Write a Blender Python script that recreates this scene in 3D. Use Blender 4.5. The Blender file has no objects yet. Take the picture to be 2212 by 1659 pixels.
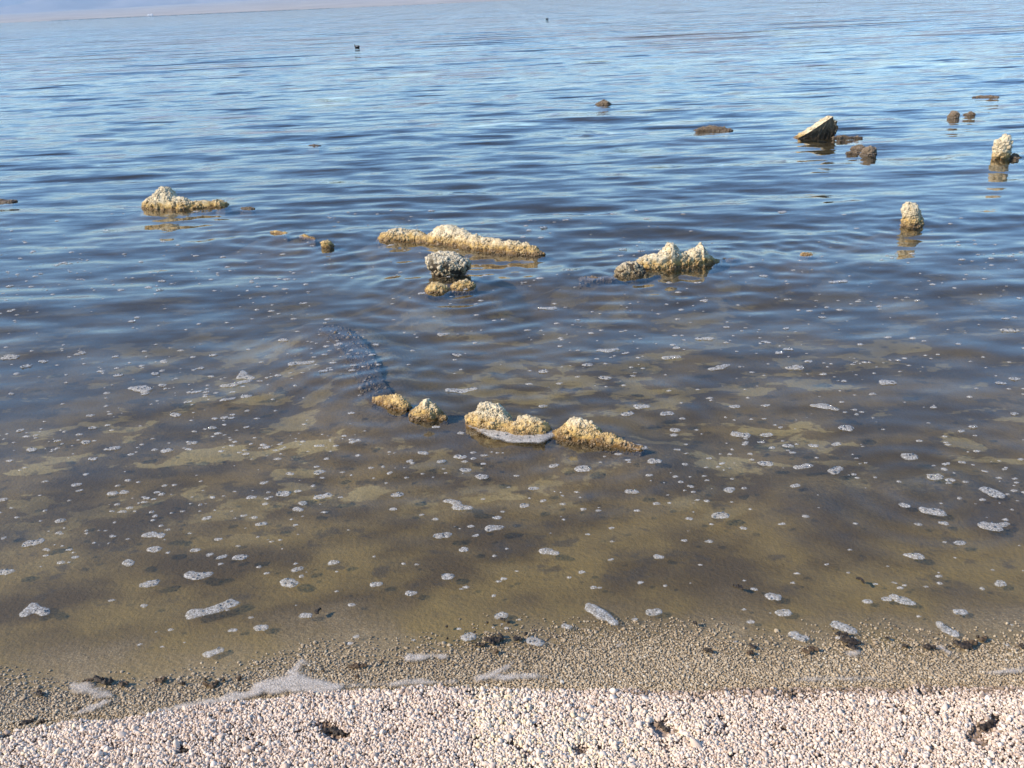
import bpy, bmesh, math, random
import numpy as np
from mathutils import Vector, Matrix

random.seed(7)
RNG = np.random.default_rng(11)
SC = bpy.context.scene
COL = SC.collection

# ------------------------------------------------------------------ camera
CAM_H = 1.6
FPX = 1975.0                        # focal length in units of a picture 2212 wide
PITCH, ROLL = math.radians(22.75), math.radians(2.52)
_r0, _u0 = Vector((1, 0, 0)), Vector((0, math.sin(PITCH), math.cos(PITCH)))
FWD = Vector((0, math.cos(PITCH), -math.sin(PITCH)))
RIGHT = math.cos(ROLL) * _r0 - math.sin(ROLL) * _u0
UP = math.sin(ROLL) * _r0 + math.cos(ROLL) * _u0
cam = bpy.data.cameras.new("camera")
cam.sensor_width = 36.0
cam.lens = 36.0 * FPX / 2212.0
cam.clip_start, cam.clip_end = 0.05, 60000.0
camo = bpy.data.objects.new("camera", cam)
COL.objects.link(camo)
_m = Matrix((RIGHT, UP, -FWD)).transposed().to_4x4()
_m.translation = Vector((0, 0, CAM_H))
camo.matrix_world = _m
SC.camera = camo

# ------------------------------------------------------------------ light
SUN_EL, SUN_AZ = math.radians(36), math.radians(-112)     # azimuth from +Y, clockwise: the sun stands on the left
world = bpy.data.worlds.new("World")
SC.world = world
world.use_nodes = True
wn = world.node_tree.nodes
sky = wn.new("ShaderNodeTexSky")
sky.sky_type = 'NISHITA'
sky.sun_disc = False
sky.sun_elevation = SUN_EL
sky.sun_rotation = SUN_AZ
sky.air_density, sky.dust_density, sky.ozone_density = 1.0, 0.3, 2.0
wn["Background"].inputs[1].default_value = 0.15
hsv = wn.new("ShaderNodeHueSaturation")
hsv.inputs["Saturation"].default_value = 1.22
tintn = wn.new("ShaderNodeVectorMath")
tintn.operation = 'MULTIPLY'
tintn.inputs[1].default_value = (0.94, 1.0, 1.08)
world.node_tree.links.new(sky.outputs[0], hsv.inputs["Color"])
world.node_tree.links.new(hsv.outputs[0], tintn.inputs[0])
world.node_tree.links.new(tintn.outputs[0], wn["Background"].inputs[0])
sl = bpy.data.lights.new("sun", 'SUN')
sl.energy, sl.angle, sl.color = 3.9, math.radians(0.53), (1.0, 0.87, 0.71)
slo = bpy.data.objects.new("sun", sl)
COL.objects.link(slo)
TO_SUN = Vector((math.sin(SUN_AZ) * math.cos(SUN_EL), math.cos(SUN_AZ) * math.cos(SUN_EL), math.sin(SUN_EL)))
slo.rotation_euler = TO_SUN.to_track_quat('Z', 'Y').to_euler()
SC.view_settings.view_transform = 'Standard'
SC.view_settings.look = 'None'
SC.view_settings.exposure = 0.68
SC.view_settings.gamma = 1.0
SC.view_settings.use_curve_mapping = False
cy = SC.cycles
cy.use_denoising = True
cy.max_bounces, cy.diffuse_bounces, cy.glossy_bounces, cy.transmission_bounces = 8, 3, 3, 4
cy.transparent_max_bounces = 16
cy.volume_bounces = 0
cy.caustics_reflective = False
cy.caustics_refractive = False
cy.sample_clamp_indirect = 3.0

# ------------------------------------------------------------------ small maths
def ray(zx, zy):
    d = FWD * FPX + RIGHT * (zx - 1106.0) - UP * (zy - 829.5)
    return d.normalized()

def P(zx, zy, z=0.0):
    """Where the sight line of a photo point (2212-wide units) meets the level z."""
    d = ray(zx, zy)
    t = (z - CAM_H) / d.z
    return Vector((d.x * t, d.y * t, z))

def slant(p):
    return (Vector((p[0], p[1], 0)) - Vector((0, 0, CAM_H))).length

def sstep(a, b, x):
    t = np.clip((x - a) / (b - a), 0, 1)
    return t * t * (3 - 2 * t)

def _h(ix, iy, iz, s):
    n = (ix.astype(np.int64) * 374761393 + iy.astype(np.int64) * 668265263 + iz.astype(np.int64) * 2147483647 + s * 1274126177) & 0xFFFFFFFF
    n = ((n ^ (n >> 13)) * 1274126177) & 0xFFFFFFFF
    n = ((n ^ (n >> 16)) * 2246822519) & 0xFFFFFFFF
    return ((n ^ (n >> 15)) & 0xFFFFFF) / float(0xFFFFFF)

def vnoise(x, y, z=None, s=0):
    z = np.zeros_like(x) if z is None else z
    ix, iy, iz = np.floor(x), np.floor(y), np.floor(z)
    fx, fy, fz = x - ix, y - iy, z - iz
    fx, fy, fz = [f * f * f * (f * (f * 6 - 15) + 10) for f in (fx, fy, fz)]
    r = 0
    for dx in (0, 1):
        for dy in (0, 1):
            for dz in (0, 1):
                w = (fx if dx else 1 - fx) * (fy if dy else 1 - fy) * (fz if dz else 1 - fz)
                r = r + w * _h(ix + dx, iy + dy, iz + dz, s)
    return r * 2 - 1

def fbm(x, y, z=None, s=0, oct=4, gain=0.5):
    a, r, t = 1.0, 0, 0
    for o in range(oct):
        k = 2.03 ** o
        r = r + a * vnoise(x * k + o * 7.3, y * k - o * 3.1, None if z is None else z * k + o * 5.7, s + o)
        t += a
        a *= gain
    return r / t

def worley(x, y, z, s=0):
    ix, iy, iz = np.floor(x), np.floor(y), np.floor(z)
    best = np.full_like(x, 9.0)
    for dx in (-1, 0, 1):
        for dy in (-1, 0, 1):
            for dz in (-1, 0, 1):
                cx, cyy, cz = ix + dx, iy + dy, iz + dz
                d = (cx + _h(cx, cyy, cz, s) - x) ** 2 + (cyy + _h(cx, cyy, cz, s + 1) - y) ** 2 + (cz + _h(cx, cyy, cz, s + 2) - z) ** 2
                best = np.minimum(best, d)
    return np.sqrt(best)

# ------------------------------------------------------------------ scene graph helpers
def link(o, parent=None):
    COL.objects.link(o)
    if parent is not None:
        o.parent = parent
    return o

def tag(o, label=None, cat=None, group=None, kind=None):
    if label: o["label"] = label
    if cat: o["category"] = cat
    if group: o["group"] = group
    if kind: o["kind"] = kind
    return o

def mesh_np(name, V, F, mat, smooth=True, attrs=None):
    """V: n x 3; F: m x k array (k = 3 or 4)."""
    V = np.asarray(V, np.float32)
    F = np.asarray(F, np.int32)
    me = bpy.data.meshes.new(name)
    me.vertices.add(len(V))
    me.vertices.foreach_set("co", V.ravel())
    k = F.shape[1]
    me.loops.add(F.size)
    me.loops.foreach_set("vertex_index", F.ravel())
    me.polygons.add(len(F))
    me.polygons.foreach_set("loop_start", np.arange(0, F.size, k, dtype=np.int32))
    me.polygons.foreach_set("loop_total", np.full(len(F), k, np.int32))
    if smooth:
        me.polygons.foreach_set("use_smooth", np.ones(len(F), bool))
    for an, av in (attrs or {}).items():
        a = me.attributes.new(an, 'FLOAT', 'POINT')
        a.data.foreach_set("value", np.asarray(av, np.float32))
    me.update(calc_edges=True)
    me.validate()
    if mat: me.materials.append(mat)
    return me

def mesh_obj(name, V, F, mat, parent=None, smooth=True, attrs=None):
    return link(bpy.data.objects.new(name, mesh_np(name, V, F, mat, smooth, attrs)), parent)

def empty(name, loc):
    o = bpy.data.objects.new(name, None)
    o.empty_display_size = 0.05
    o.location = loc
    return link(o)

def grid_faces(nr, nc, wrap=False):
    i = np.arange(nr - 1)[:, None]
    j = np.arange(nc if wrap else nc - 1)[None, :]
    a = i * nc + j
    b = i * nc + (j + 1) % nc
    return np.stack([a, b, b + nc, a + nc], -1).reshape(-1, 4)

_g = (1 + 5 ** 0.5) / 2
ICO_V = np.array([(-1, _g, 0), (1, _g, 0), (-1, -_g, 0), (1, -_g, 0), (0, -1, _g), (0, 1, _g), (0, -1, -_g), (0, 1, -_g), (_g, 0, -1), (_g, 0, 1), (-_g, 0, -1), (-_g, 0, 1)]) / math.sqrt(1 + _g * _g)
ICO_F = np.array([(0, 11, 5), (0, 5, 1), (0, 1, 7), (0, 7, 10), (0, 10, 11), (1, 5, 9), (5, 11, 4), (11, 10, 2), (10, 7, 6), (7, 1, 8), (3, 9, 4), (3, 4, 2), (3, 2, 6), (3, 6, 8), (3, 8, 9), (4, 9, 5), (2, 4, 11), (6, 2, 10), (8, 6, 7), (9, 8, 1)])

def rand_rots(n):
    q = RNG.normal(size=(n, 4))
    q /= np.linalg.norm(q, axis=1)[:, None]
    w, x, y, z = q.T
    return np.stack([np.stack([1 - 2 * (y * y + z * z), 2 * (x * y - z * w), 2 * (x * z + y * w)], -1),
                     np.stack([2 * (x * y + z * w), 1 - 2 * (x * x + z * z), 2 * (y * z - x * w)], -1),
                     np.stack([2 * (x * z - y * w), 2 * (y * z + x * w), 1 - 2 * (x * x + y * y)], -1)], 1)

def ico_cloud(C, R, stretch=0.45):
    """Many small lumpy grains at centres C with radii R -> V, F, per-vertex random number."""
    n = len(C)
    S = 1 + stretch * (RNG.random((n, 1, 3)) - 0.5) * 2
    jit = 1 + 0.22 * (RNG.random((n, 12, 1)) - 0.5)
    V = ICO_V[None] * S * jit * R[:, None, None]
    V = np.einsum('nij,nkj->nki', rand_rots(n), V) + C[:, None, :]
    F = (ICO_F[None] + (np.arange(n) * 12)[:, None, None]).reshape(-1, 3)
    return V.reshape(-1, 3), F, np.repeat(RNG.random(n), 12)

# ------------------------------------------------------------------ node helpers
class NT:
    def __init__(s, name):
        s.m = bpy.data.materials.new(name)
        s.m.use_nodes = True
        s.t = s.m.node_tree
        s.t.nodes.clear()
        s.out = s.t.nodes.new("ShaderNodeOutputMaterial")
    def n(s, typ, ins=None, **kw):
        nd = s.t.nodes.new("ShaderNode" + typ)
        for k, v in kw.items():
            setattr(nd, k, v)
        for k, v in (ins or {}).items():
            s.put(nd.inputs[k], v)
        return nd
    def put(s, sock, v):
        if isinstance(v, bpy.types.NodeSocket):
            s.t.links.new(v, sock)
        elif isinstance(v, bpy.types.Node):
            s.t.links.new(v.outputs[0], sock)
        else:
            sock.default_value = v
    def math(s, op, a, b=0.0, c=None, clamp=False):
        nd = s.n("Math", operation=op, use_clamp=clamp)
        s.put(nd.inputs[0], a); s.put(nd.inputs[1], b)
        if c is not None: s.put(nd.inputs[2], c)
        return nd.outputs[0]
    def vmath(s, op, a, b=(0, 0, 0)):
        nd = s.n("VectorMath", operation=op)
        s.put(nd.inputs[0], a); s.put(nd.inputs[1], b)
        return nd.outputs[0]
    def rng(s, v, a, b, c=0.0, d=1.0, smooth=True):
        nd = s.n("MapRange", interpolation_type='SMOOTHSTEP' if smooth else 'LINEAR')
        s.put(nd.inputs[0], v)
        for i, x in enumerate((a, b, c, d)): s.put(nd.inputs[i + 1], x)
        return nd.outputs[0]
    def mix(s, f, a, b):
        nd = s.n("Mix", data_type='RGBA')
        s.put(nd.inputs[0], f); s.put(nd.inputs[6], a); s.put(nd.inputs[7], b)
        return nd.outputs[2]
    def noise(s, vec, scale, detail=3.0, rough=0.5, dims='3D'):
        return s.n("TexNoise", {"Vector": vec, "Scale": scale, "Detail": detail, "Roughness": rough}, noise_dimensions=dims)
    def surf(s, sh):
        s.put(s.out.inputs[0], sh.outputs[0] if isinstance(sh, bpy.types.Node) else sh)
        return s.m

def c4(r, g, b): return (r, g, b, 1.0)

# ------------------------------------------------------------------ shape of the place
_sh = np.array([P(*q)[:2] for q in ((-400, 1600), (0, 1578), (250, 1552), (500, 1522), (740, 1496), (1000, 1487), (1300, 1488), (1700, 1492), (2212, 1480), (2600, 1476))])
def shore_y(x):
    return np.interp(x, _sh[:, 0], _sh[:, 1])

MOUNDS = []                          # (x, y, radius): sediment banked up round the foot of each rock
def ground_z(x, y, mounds=False):
    d = y - shore_y(x)
    wet = -0.62 * (1 - np.exp(-np.maximum(d, 0) / 10.5)) - 0.02 * np.maximum(d - 10, 0)
    wet = np.maximum(wet, -3.5)
    dry = 0.10 * np.minimum(-d, 6.0) + 0.01 * np.maximum(-d - 6.0, 0)
    near = 1 / (1 + np.abs(d) / 12)
    bump = (0.010 * fbm(x * 1.3, y * 1.3, s=3) * sstep(0.0, 1.2, np.abs(d)) + 0.05 * fbm(x * 0.35, y * 0.35, s=9) * sstep(1.5, 6, d)) * near
    z = np.where(d > 0, wet, dry) + bump
    if not mounds:
        return z
    reef = np.zeros_like(z)
    for (mx, my, mr) in MOUNDS:
        far = mr + 1.2
        k = (np.abs(x - mx) < far) & (np.abs(y - my) < far)
        if k.any():
            r = np.maximum(np.hypot(x[k] - mx, y[k] - my) - mr, 0)
            reef[k] = np.maximum(reef[k], np.exp(-(r / (0.10 + 0.035 * my)) ** 2))
    top = -0.016 + 0.012 * fbm(x * 9, y * 9, s=13)
    return z + np.maximum(top - z, 0) * reef * (0.85 + 0.15 * fbm(x * 5, y * 5, s=14)), reef

# ---- waves
ROCK_RINGS = []                      # (x, y, amp, wavelength, reach): small circular ripples around the rocks
_N = 64
_lam = np.exp(RNG.uniform(math.log(0.20), math.log(1.9), _N))
_dir = np.radians(RNG.normal(0, 1, _N) * np.where(_lam < 0.6, 22, 14) + 4)
_ph = RNG.uniform(0, 2 * math.pi, _N)
_sl = 0.066 * math.sqrt(2.0 / _N) * np.where(_lam > 1.2, 0.9, 1.0)
_amp = _sl * _lam / (2 * math.pi)

def calm(y):
    return 0.22 + 0.78 * sstep(2.0, 5.2, y)

def water_z(x, y, dy=None):
    x, y = np.asarray(x, float), np.asarray(y, float)
    h = np.zeros(np.broadcast(x, y).shape)
    gust = 0.75 + 0.5 * vnoise(x * 0.25, y * 0.25, s=77)
    for i in range(_N):
        k = 2 * math.pi / _lam[i]
        a = _amp[i]
        if dy is not None:
            a = a * sstep(2.2, 4.5, _lam[i] / dy)
        h = h + a * np.sin(k * (math.sin(_dir[i]) * x + math.cos(_dir[i]) * y) + _ph[i])
    h = h * calm(y) * gust
    # a longer swell on its way in, and one low wave already near the beach on the right
    yc = 13.2 + 0.035 * x + 0.25 * np.sin(x * 0.8)
    h = h + 0.030 * np.exp(-((y - yc) / 0.42) ** 2) * sstep(-6, -2, x) * (1 - sstep(3.5, 6.5, x))
    yc = 16.5 - 0.03 * x
    h = h + 0.016 * np.exp(-((y - yc) / 0.5) ** 2) * sstep(2, 5, x)
    yc = 8.3 + 0.05 * x + 0.15 * np.sin(x * 1.3)
    h = h + 0.010 * np.exp(-((y - yc) / 0.30) ** 2) * (1 - sstep(-1.5, 1.0, x))
    yc = 3.02 - 0.10 * (x - 1.5)
    h = h + 0.0045 * np.exp(-((y - yc) / 0.10) ** 2) * sstep(0.75, 1.4, x)
    # low wavelets running in over the shallows, each only a few steps long
    for q, (y0, tilt, xa, xb, amp, wd) in enumerate(((2.95, -0.10, 0.5, 2.4, 0.0050, 0.07), (3.35, -0.08, 0.3, 2.6, 0.0055, 0.08), (3.75, 0.04, -2.9, -0.4, 0.0050, 0.09), (4.05, -0.05, 0.2, 3.0, 0.0060, 0.09), (4.55, 0.03, -3.2, 0.4, 0.0065, 0.10),
                                                     (4.95, -0.03, 0.6, 3.6, 0.0065, 0.10), (5.5, 0.04, -3.6, 1.2, 0.0070, 0.11), (3.15, 0.06, -2.4, -0.8, 0.0040, 0.08), (5.9, -0.02, -0.5, 4.0, 0.0070, 0.12))):
        yc = y0 + tilt * x + 0.07 * np.sin(x * 2.1 + q * 1.7) + 0.03 * np.sin(x * 5.3 + q)
        e = (y - yc) / wd
        e = np.where(e > 0, e * 0.55, e)                  # steeper towards the beach
        h = h + amp * np.exp(-e * e) * sstep(xa, xa + 0.7, x) * (1 - sstep(xb - 0.9, xb, x)) * (0.75 + 0.4 * np.sin(x * 3.1 + q * 2.3))
    for (cx, cyy, a, lam, reach) in ROCK_RINGS:
        r = np.hypot(x - cx, y - cyy)
        w = np.exp(-r / reach) * a
        if dy is not None:
            w = w * sstep(2.0, 4.0, lam / dy)
        h = h + w * np.sin(2 * math.pi * r / lam + cx * 9)
    return h

# ------------------------------------------------------------------ materials
def mat_water():
    t = NT("lake_water")
    geo = t.n("NewGeometry")
    sp = t.n("SeparateXYZ", {0: geo.outputs["Position"]})
    y = sp.outputs[1]
    slope = None
    # (scale x, scale y, slope x, slope y, from y, to y)
    for (fx, fy, ax, ay, y0, y1, lo) in ((2.4, 8.0, 0.035, 0.12, 2.0, 6.0, 0.2), (0.7, 2.4, 0.04, 0.16, 3.0, 14.0, 0.0), (0.11, 0.70, 0.02, 0.21, 10.0, 40.0, 0.0)):
        v = t.vmath('MULTIPLY', geo.outputs["Position"], (fx, fy, 0.0))
        nz = t.noise(v, 1.0, 2.0, 0.45, '2D')
        c = t.vmath('MULTIPLY', t.vmath('SUBTRACT', nz.outputs["Color"], (0.5, 0.5, 0.5)), (ax * 2, ay * 2, 0.0))
        if y0 > 2.5:                                    # mostly gentle, now and then a steep little face
            c = t.vmath('MULTIPLY', c, t.vmath('MULTIPLY', t.vmath('ABSOLUTE', c), (1.9 / (ax * 0.5), 1.9 / (ay * 0.5), 0.0)))
        w = t.rng(y, y0, y1, lo, 1.0)
        sc = t.n("VectorMath", operation='SCALE')
        t.put(sc.inputs[0], c); t.put(sc.inputs[3], w)
        slope = sc.outputs[0] if slope is None else t.vmath('ADD', slope, sc.outputs[0])
    nrm = t.vmath('NORMALIZE', t.vmath('ADD', geo.outputs["Normal"], slope))
    dt = t.n("VectorMath", operation='DOT_PRODUCT')
    t.put(dt.inputs[0], nrm); t.put(dt.inputs[1], geo.outputs["Incoming"])
    f5 = t.math('POWER', t.math('SUBTRACT', 1.0, t.math('ABSOLUTE', dt.outputs["Value"]), clamp=True), 5.0)
    fr = t.math('MULTIPLY_ADD', f5, 0.98, 0.02)          # the same from above and from below
    gl = t.n("BsdfGlossy", {"Color": c4(1, 1, 1), "Roughness": 0.03, "Normal": nrm})
    tr = t.n("BsdfTransparent", {"Color": c4(0.99, 0.99, 0.98)})
    mx = t.n("MixShader", {0: fr, 1: tr.outputs[0], 2: gl.outputs[0]})
    vol = t.n("VolumeAbsorption", {"Color": c4(0.52, 0.45, 0.16), "Density": 2.0})
    sca = t.n("VolumeScatter", {"Color": c4(0.76, 0.63, 0.38), "Density": 0.13})
    t.put(t.out.inputs[1], t.n("AddShader", {0: vol.outputs[0], 1: sca.outputs[0]}).outputs[0])
    return t.surf(mx)

def mat_ground():
    t = NT("lake_bed")
    geo = t.n("NewGeometry")
    pos = geo.outputs["Position"]
    dist = t.n("Attribute", attribute_name="offshore").outputs["Fac"]
    fine = t.noise(pos, 60.0, 4.0, 0.6)
    mid = t.noise(t.vmath('MULTIPLY', pos, (1.0, 1.25, 1.0)), 2.6, 4.0, 0.55)
    patch = t.noise(t.vmath('MULTIPLY', pos, (0.85, 1.3, 1.0)), 4.0, 5.0, 0.58)
    patch.inputs["Distortion"].default_value = 0.25
    cell = t.n("TexVoronoi", {"Vector": pos, "Scale": 170.0})
    grit = t.math('MULTIPLY', t.rng(cell.outputs["Distance"], 0.1, 0.7, 1.0, 0.25), t.math('ADD', t.n("SeparateXYZ", {0: cell.outputs["Color"]}).outputs[0], 0.25), clamp=True)
    tan = t.mix(grit, c4(0.20, 0.145, 0.075), c4(0.41, 0.315, 0.18))
    olive = t.mix(t.rng(mid.outputs[0], 0.35, 0.65), c4(0.078, 0.050, 0.016), c4(0.195, 0.135, 0.042))
    deep = t.mix(t.rng(mid.outputs[0], 0.38, 0.62), c4(0.080, 0.055, 0.025), c4(0.195, 0.137, 0.056))
    pale = t.mix(mid.outputs[0], c4(0.31, 0.235, 0.09), c4(0.41, 0.33, 0.165))
    deep = t.mix(t.math('MULTIPLY', t.rng(patch.outputs[0], 0.535, 0.565), t.rng(mid.outputs[0], 0.35, 0.65, 0.45, 0.95)), deep, pale)
    wob = t.math('ADD', dist, t.math('MULTIPLY', t.math('SUBTRACT', mid.outputs[0], 0.5), 0.7))
    col = t.mix(t.rng(wob, 0.06, 0.42), tan, olive)
    col = t.mix(t.rng(wob, 0.75, 1.5), col, deep)
    under = t.mix(t.rng(mid.outputs[0], 0.36, 0.5), c4(0.09, 0.07, 0.055), c4(0.34, 0.255, 0.195))     # dark silt between the shells of the dry beach
    far = t.n("SeparateXYZ", {0: pos}).outputs[1]
    col = t.mix(t.rng(far, 3.6, 6.5, 0.0, 0.55), col, c4(0.055, 0.042, 0.026))       # the bed is darker farther out
    blot = t.noise(t.vmath('MULTIPLY', pos, (1.0, 1.2, 1.0)), 7.0, 4.0, 0.6)       # clots of dark weed on the bed
    col = t.mix(t.math('MULTIPLY', t.rng(blot.outputs[0], 0.56, 0.66, 0.0, 0.65), t.rng(dist, 0.25, 0.6)), col, c4(0.055, 0.042, 0.026))
    reef = t.n("Attribute", attribute_name="reef").outputs["Fac"]
    col = t.mix(t.math('MULTIPLY', reef, t.rng(fine.outputs[0], 0.25, 0.65, 0.85, 0.45)), col, c4(0.050, 0.038, 0.022))      # weed on the banks, with the reef's underwater shadow painted in
    col = t.mix(t.rng(dist, -0.03, 0.0), under, col)
    b = t.n("Bump", {"Strength": 0.6, "Distance": 0.01, "Height": fine.outputs[0]})
    return t.surf(t.n("BsdfPrincipled", {"Base Color": col, "Roughness": 0.9, "Normal": b.outputs[0]}))

def mat_shell(name, dry):
    t = NT(name)
    r = t.n("Attribute", attribute_name="tint", attribute_type='INSTANCER').outputs["Fac"]
    ramp = t.n("ValToRGB", {0: r})
    cr = ramp.color_ramp
    if dry:
        stops = [(0.0, c4(0.20, 0.14, 0.09)), (0.2, c4(0.48, 0.36, 0.27)), (0.5, c4(0.68, 0.545, 0.42)), (0.8, c4(0.77, 0.645, 0.52)), (1.0, c4(0.75, 0.61, 0.39))]
    else:
        stops = [(0.0, c4(0.15, 0.11, 0.065)), (0.2, c4(0.34, 0.255, 0.155)), (0.6, c4(0.44, 0.34, 0.215)), (0.9, c4(0.54, 0.435, 0.29)), (1.0, c4(0.68, 0.60, 0.46))]
    cr.elements[0].position, cr.elements[0].color = stops[0]
    cr.elements[1].position, cr.elements[1].color = stops[-1]
    for p, c in stops[1:-1]:
        e = cr.elements.new(p); e.color = c
    return t.surf(t.n("BsdfPrincipled", {"Base Color": ramp.outputs[0], "Roughness": 0.75 if dry else 0.45, "Specular IOR Level": 0.3}))

def mat_rock(name, top, midc, low, zs, crust=False):
    """Encrusted stone: pale where dry, golden lower down, dark brown in the wet band at the waterline."""
    t = NT(name)
    geo = t.n("NewGeometry")
    pos = geo.outputs["Position"]
    z = t.n("SeparateXYZ", {0: pos}).outputs[2]
    nz = t.noise(pos, 24.0, 4.0, 0.6)
    n2 = t.noise(pos, 130.0, 3.0, 0.6)
    zz = t.math('ADD', z, t.math('MULTIPLY', t.math('SUBTRACT', nz.outputs[0], 0.5), zs * 1.1))
    col = t.mix(t.rng(zz, zs * 0.02, zs * 0.38), low, midc)
    col = t.mix(t.rng(zz, zs * 0.30, zs * 0.95), col, top)
    if crust:
        r = t.n("Attribute", attribute_name="tint").outputs["Fac"]
        col = t.mix(t.rng(r, 0.0, 1.0, 0.0, 0.55, False), t.mix(0.5, col, c4(0.16, 0.11, 0.06)), t.mix(0.25, col, c4(0.80, 0.73, 0.60)))
    else:
        col = t.mix(t.rng(n2.outputs[0], 0.35, 0.6, 0.5, 0.0), col, c4(0.10, 0.075, 0.05))
    slime = t.mix(t.math('MULTIPLY', t.rng(z, -0.05, -0.012), t.rng(nz.outputs[0], 0.3, 0.6)), c4(0.10, 0.072, 0.036), c4(0.05, 0.037, 0.020))
    col = t.mix(t.rng(z, -0.016, 0.002), slime, col)      # slimy coat on what never dries
    rough = t.rng(z, 0.0, 0.03, 0.35, 0.9)
    b = t.n("Bump", {"Strength": 0.7, "Distance": 0.006, "Height": n2.outputs[0]})
    return t.surf(t.n("BsdfPrincipled", {"Base Color": col, "Roughness": rough, "Normal": b.outputs[0], "Specular IOR Level": 0.3}))

def mat_foam(name, col, edge_a, edge_b, amax, cellc=0.72, lacy=0.45):
    """Bubble foam; thin at its rim (attribute 'rim' = metres inside the outline)."""
    t = NT(name)
    geo = t.n("NewGeometry")
    vo = t.n("TexVoronoi", {"Vector": geo.outputs["Position"], "Scale": 260.0})
    nz = t.noise(geo.outputs["Position"], 90.0, 3.0, 0.6)
    c = t.mix(t.rng(vo.outputs["Distance"], 0.15, 0.75), col, tuple(x * cellc for x in col[:3]) + (1,))
    c = t.mix(t.rng(nz.outputs[0], 0.57, 0.70, 0.0, 0.65), c, c4(0.20, 0.19, 0.17))
    b = t.n("Bump", {"Strength": 0.5, "Distance": 0.003, "Height": vo.outputs["Distance"]})
    p = t.n("BsdfPrincipled", {"Base Color": c, "Roughness": 0.6, "Normal": b.outputs[0], "Specular IOR Level": 0.3})
    rim = t.n("Attribute", attribute_name="rim").outputs["Fac"]
    rr = t.math('ADD', rim, t.math('MULTIPLY', t.math('SUBTRACT', nz.outputs[0], 0.5), edge_b * 0.6))
    lace = t.n("TexVoronoi", {"Vector": geo.outputs["Position"], "Scale": 150.0})
    a = t.math('MULTIPLY', t.rng(rr, edge_a, edge_b, 0.0, amax), t.rng(t.math('ADD', lace.outputs["Distance"], t.math('MULTIPLY', nz.outputs[0], 0.6)), 0.35, 1.0, 1.0, lacy))
    mx = t.n("MixShader", {0: a, 1: t.n("BsdfTransparent").outputs[0], 2: p.outputs[0]})
    return t.surf(mx)

def mat_plain(name, a, b, scale, rough, spec=0.3, bump=0.0):
    t = NT(name)
    geo = t.n("NewGeometry")
    nz = t.noise(geo.outputs["Position"], scale, 4.0, 0.6)
    p = t.n("BsdfPrincipled", {"Base Color": t.mix(t.rng(nz.outputs[0], 0.3, 0.7), a, b), "Roughness": rough, "Specular IOR Level": spec})
    if bump:
        t.put(p.inputs["Normal"], t.n("Bump", {"Strength": 0.6, "Distance": bump, "Height": nz.outputs[0]}).outputs[0])
    return t.surf(p)

def mat_bubble():
    t = NT("bubble_film")
    fr = t.n("Fresnel", {"IOR": 1.5})
    mx = t.n("MixShader", {0: t.math('ADD', fr.outputs[0], 0.10, clamp=True), 1: t.n("BsdfTransparent", {"Color": c4(0.55, 0.55, 0.52)}).outputs[0], 2: t.n("BsdfGlossy", {"Roughness": 0.06}).outputs[0]})
    return t.surf(mx)

M_WATER = mat_water()
M_GROUND = mat_ground()
M_SHELL = mat_shell("dry_barnacle_shells", True)
M_WETSHELL = mat_shell("wet_barnacle_shells", False)
PALE, GOLD, WET = c4(0.80, 0.675, 0.44), c4(0.60, 0.40, 0.135), c4(0.20, 0.11, 0.03)
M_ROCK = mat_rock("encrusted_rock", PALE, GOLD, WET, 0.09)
M_CRUST = mat_rock("barnacle_crust", PALE, GOLD, WET, 0.09, True)
M_DROCK = mat_rock("dark_wet_rock", c4(0.20, 0.15, 0.10), c4(0.13, 0.09, 0.05), c4(0.06, 0.04, 0.022), 0.06)
M_DCRUST = mat_rock("dark_wet_crust", c4(0.24, 0.18, 0.12), c4(0.15, 0.10, 0.06), c4(0.07, 0.045, 0.025), 0.06, True)
M_GROCK = mat_rock("grey_pitted_rock", c4(0.56, 0.49, 0.35), c4(0.050, 0.040, 0.027), c4(0.035, 0.026, 0.017), 0.20)  # near-black below the pale top paints the shaded front into the stone
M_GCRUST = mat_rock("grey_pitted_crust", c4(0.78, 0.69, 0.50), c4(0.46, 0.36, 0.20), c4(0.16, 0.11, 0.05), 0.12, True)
M_SLAB_SHADED = mat_rock("shaded_slab_stone", c4(0.30, 0.26, 0.18), c4(0.15, 0.12, 0.08), c4(0.05, 0.035, 0.02), 0.24)  # dark tone paints the shade of the slab's front into the stone
M_APRON = mat_foam("foam_apron", c4(0.66, 0.62, 0.56), -0.003, 0.016, 0.93, 0.72, 0.55)
M_FOAM = mat_foam("foam", c4(0.64, 0.615, 0.57), -0.002, 0.0030, 0.82)
M_FILM = mat_foam("foam_film", c4(0.66, 0.575, 0.48), 0.000, 0.020, 0.86, 0.92, 0.6)
M_BUBBLE = mat_bubble()
M_WEED = mat_plain("dark_weed", c4(0.012, 0.010, 0.008), c4(0.05, 0.035, 0.022), 80, 0.6, 0.3, 0.003)
M_BROWNWEED = mat_plain("brown_weed", c4(0.05, 0.030, 0.016), c4(0.11, 0.07, 0.035), 80, 0.6, 0.3, 0.003)

def stretched(vals):
    return np.concatenate([np.atleast_1d(v) for v in vals])

# ------------------------------------------------------------------ rocks
def foot(zx, zy):
    p = P(zx, zy)
    s = slant(p)
    return p, s, math.asin(CAM_H / s)

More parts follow.
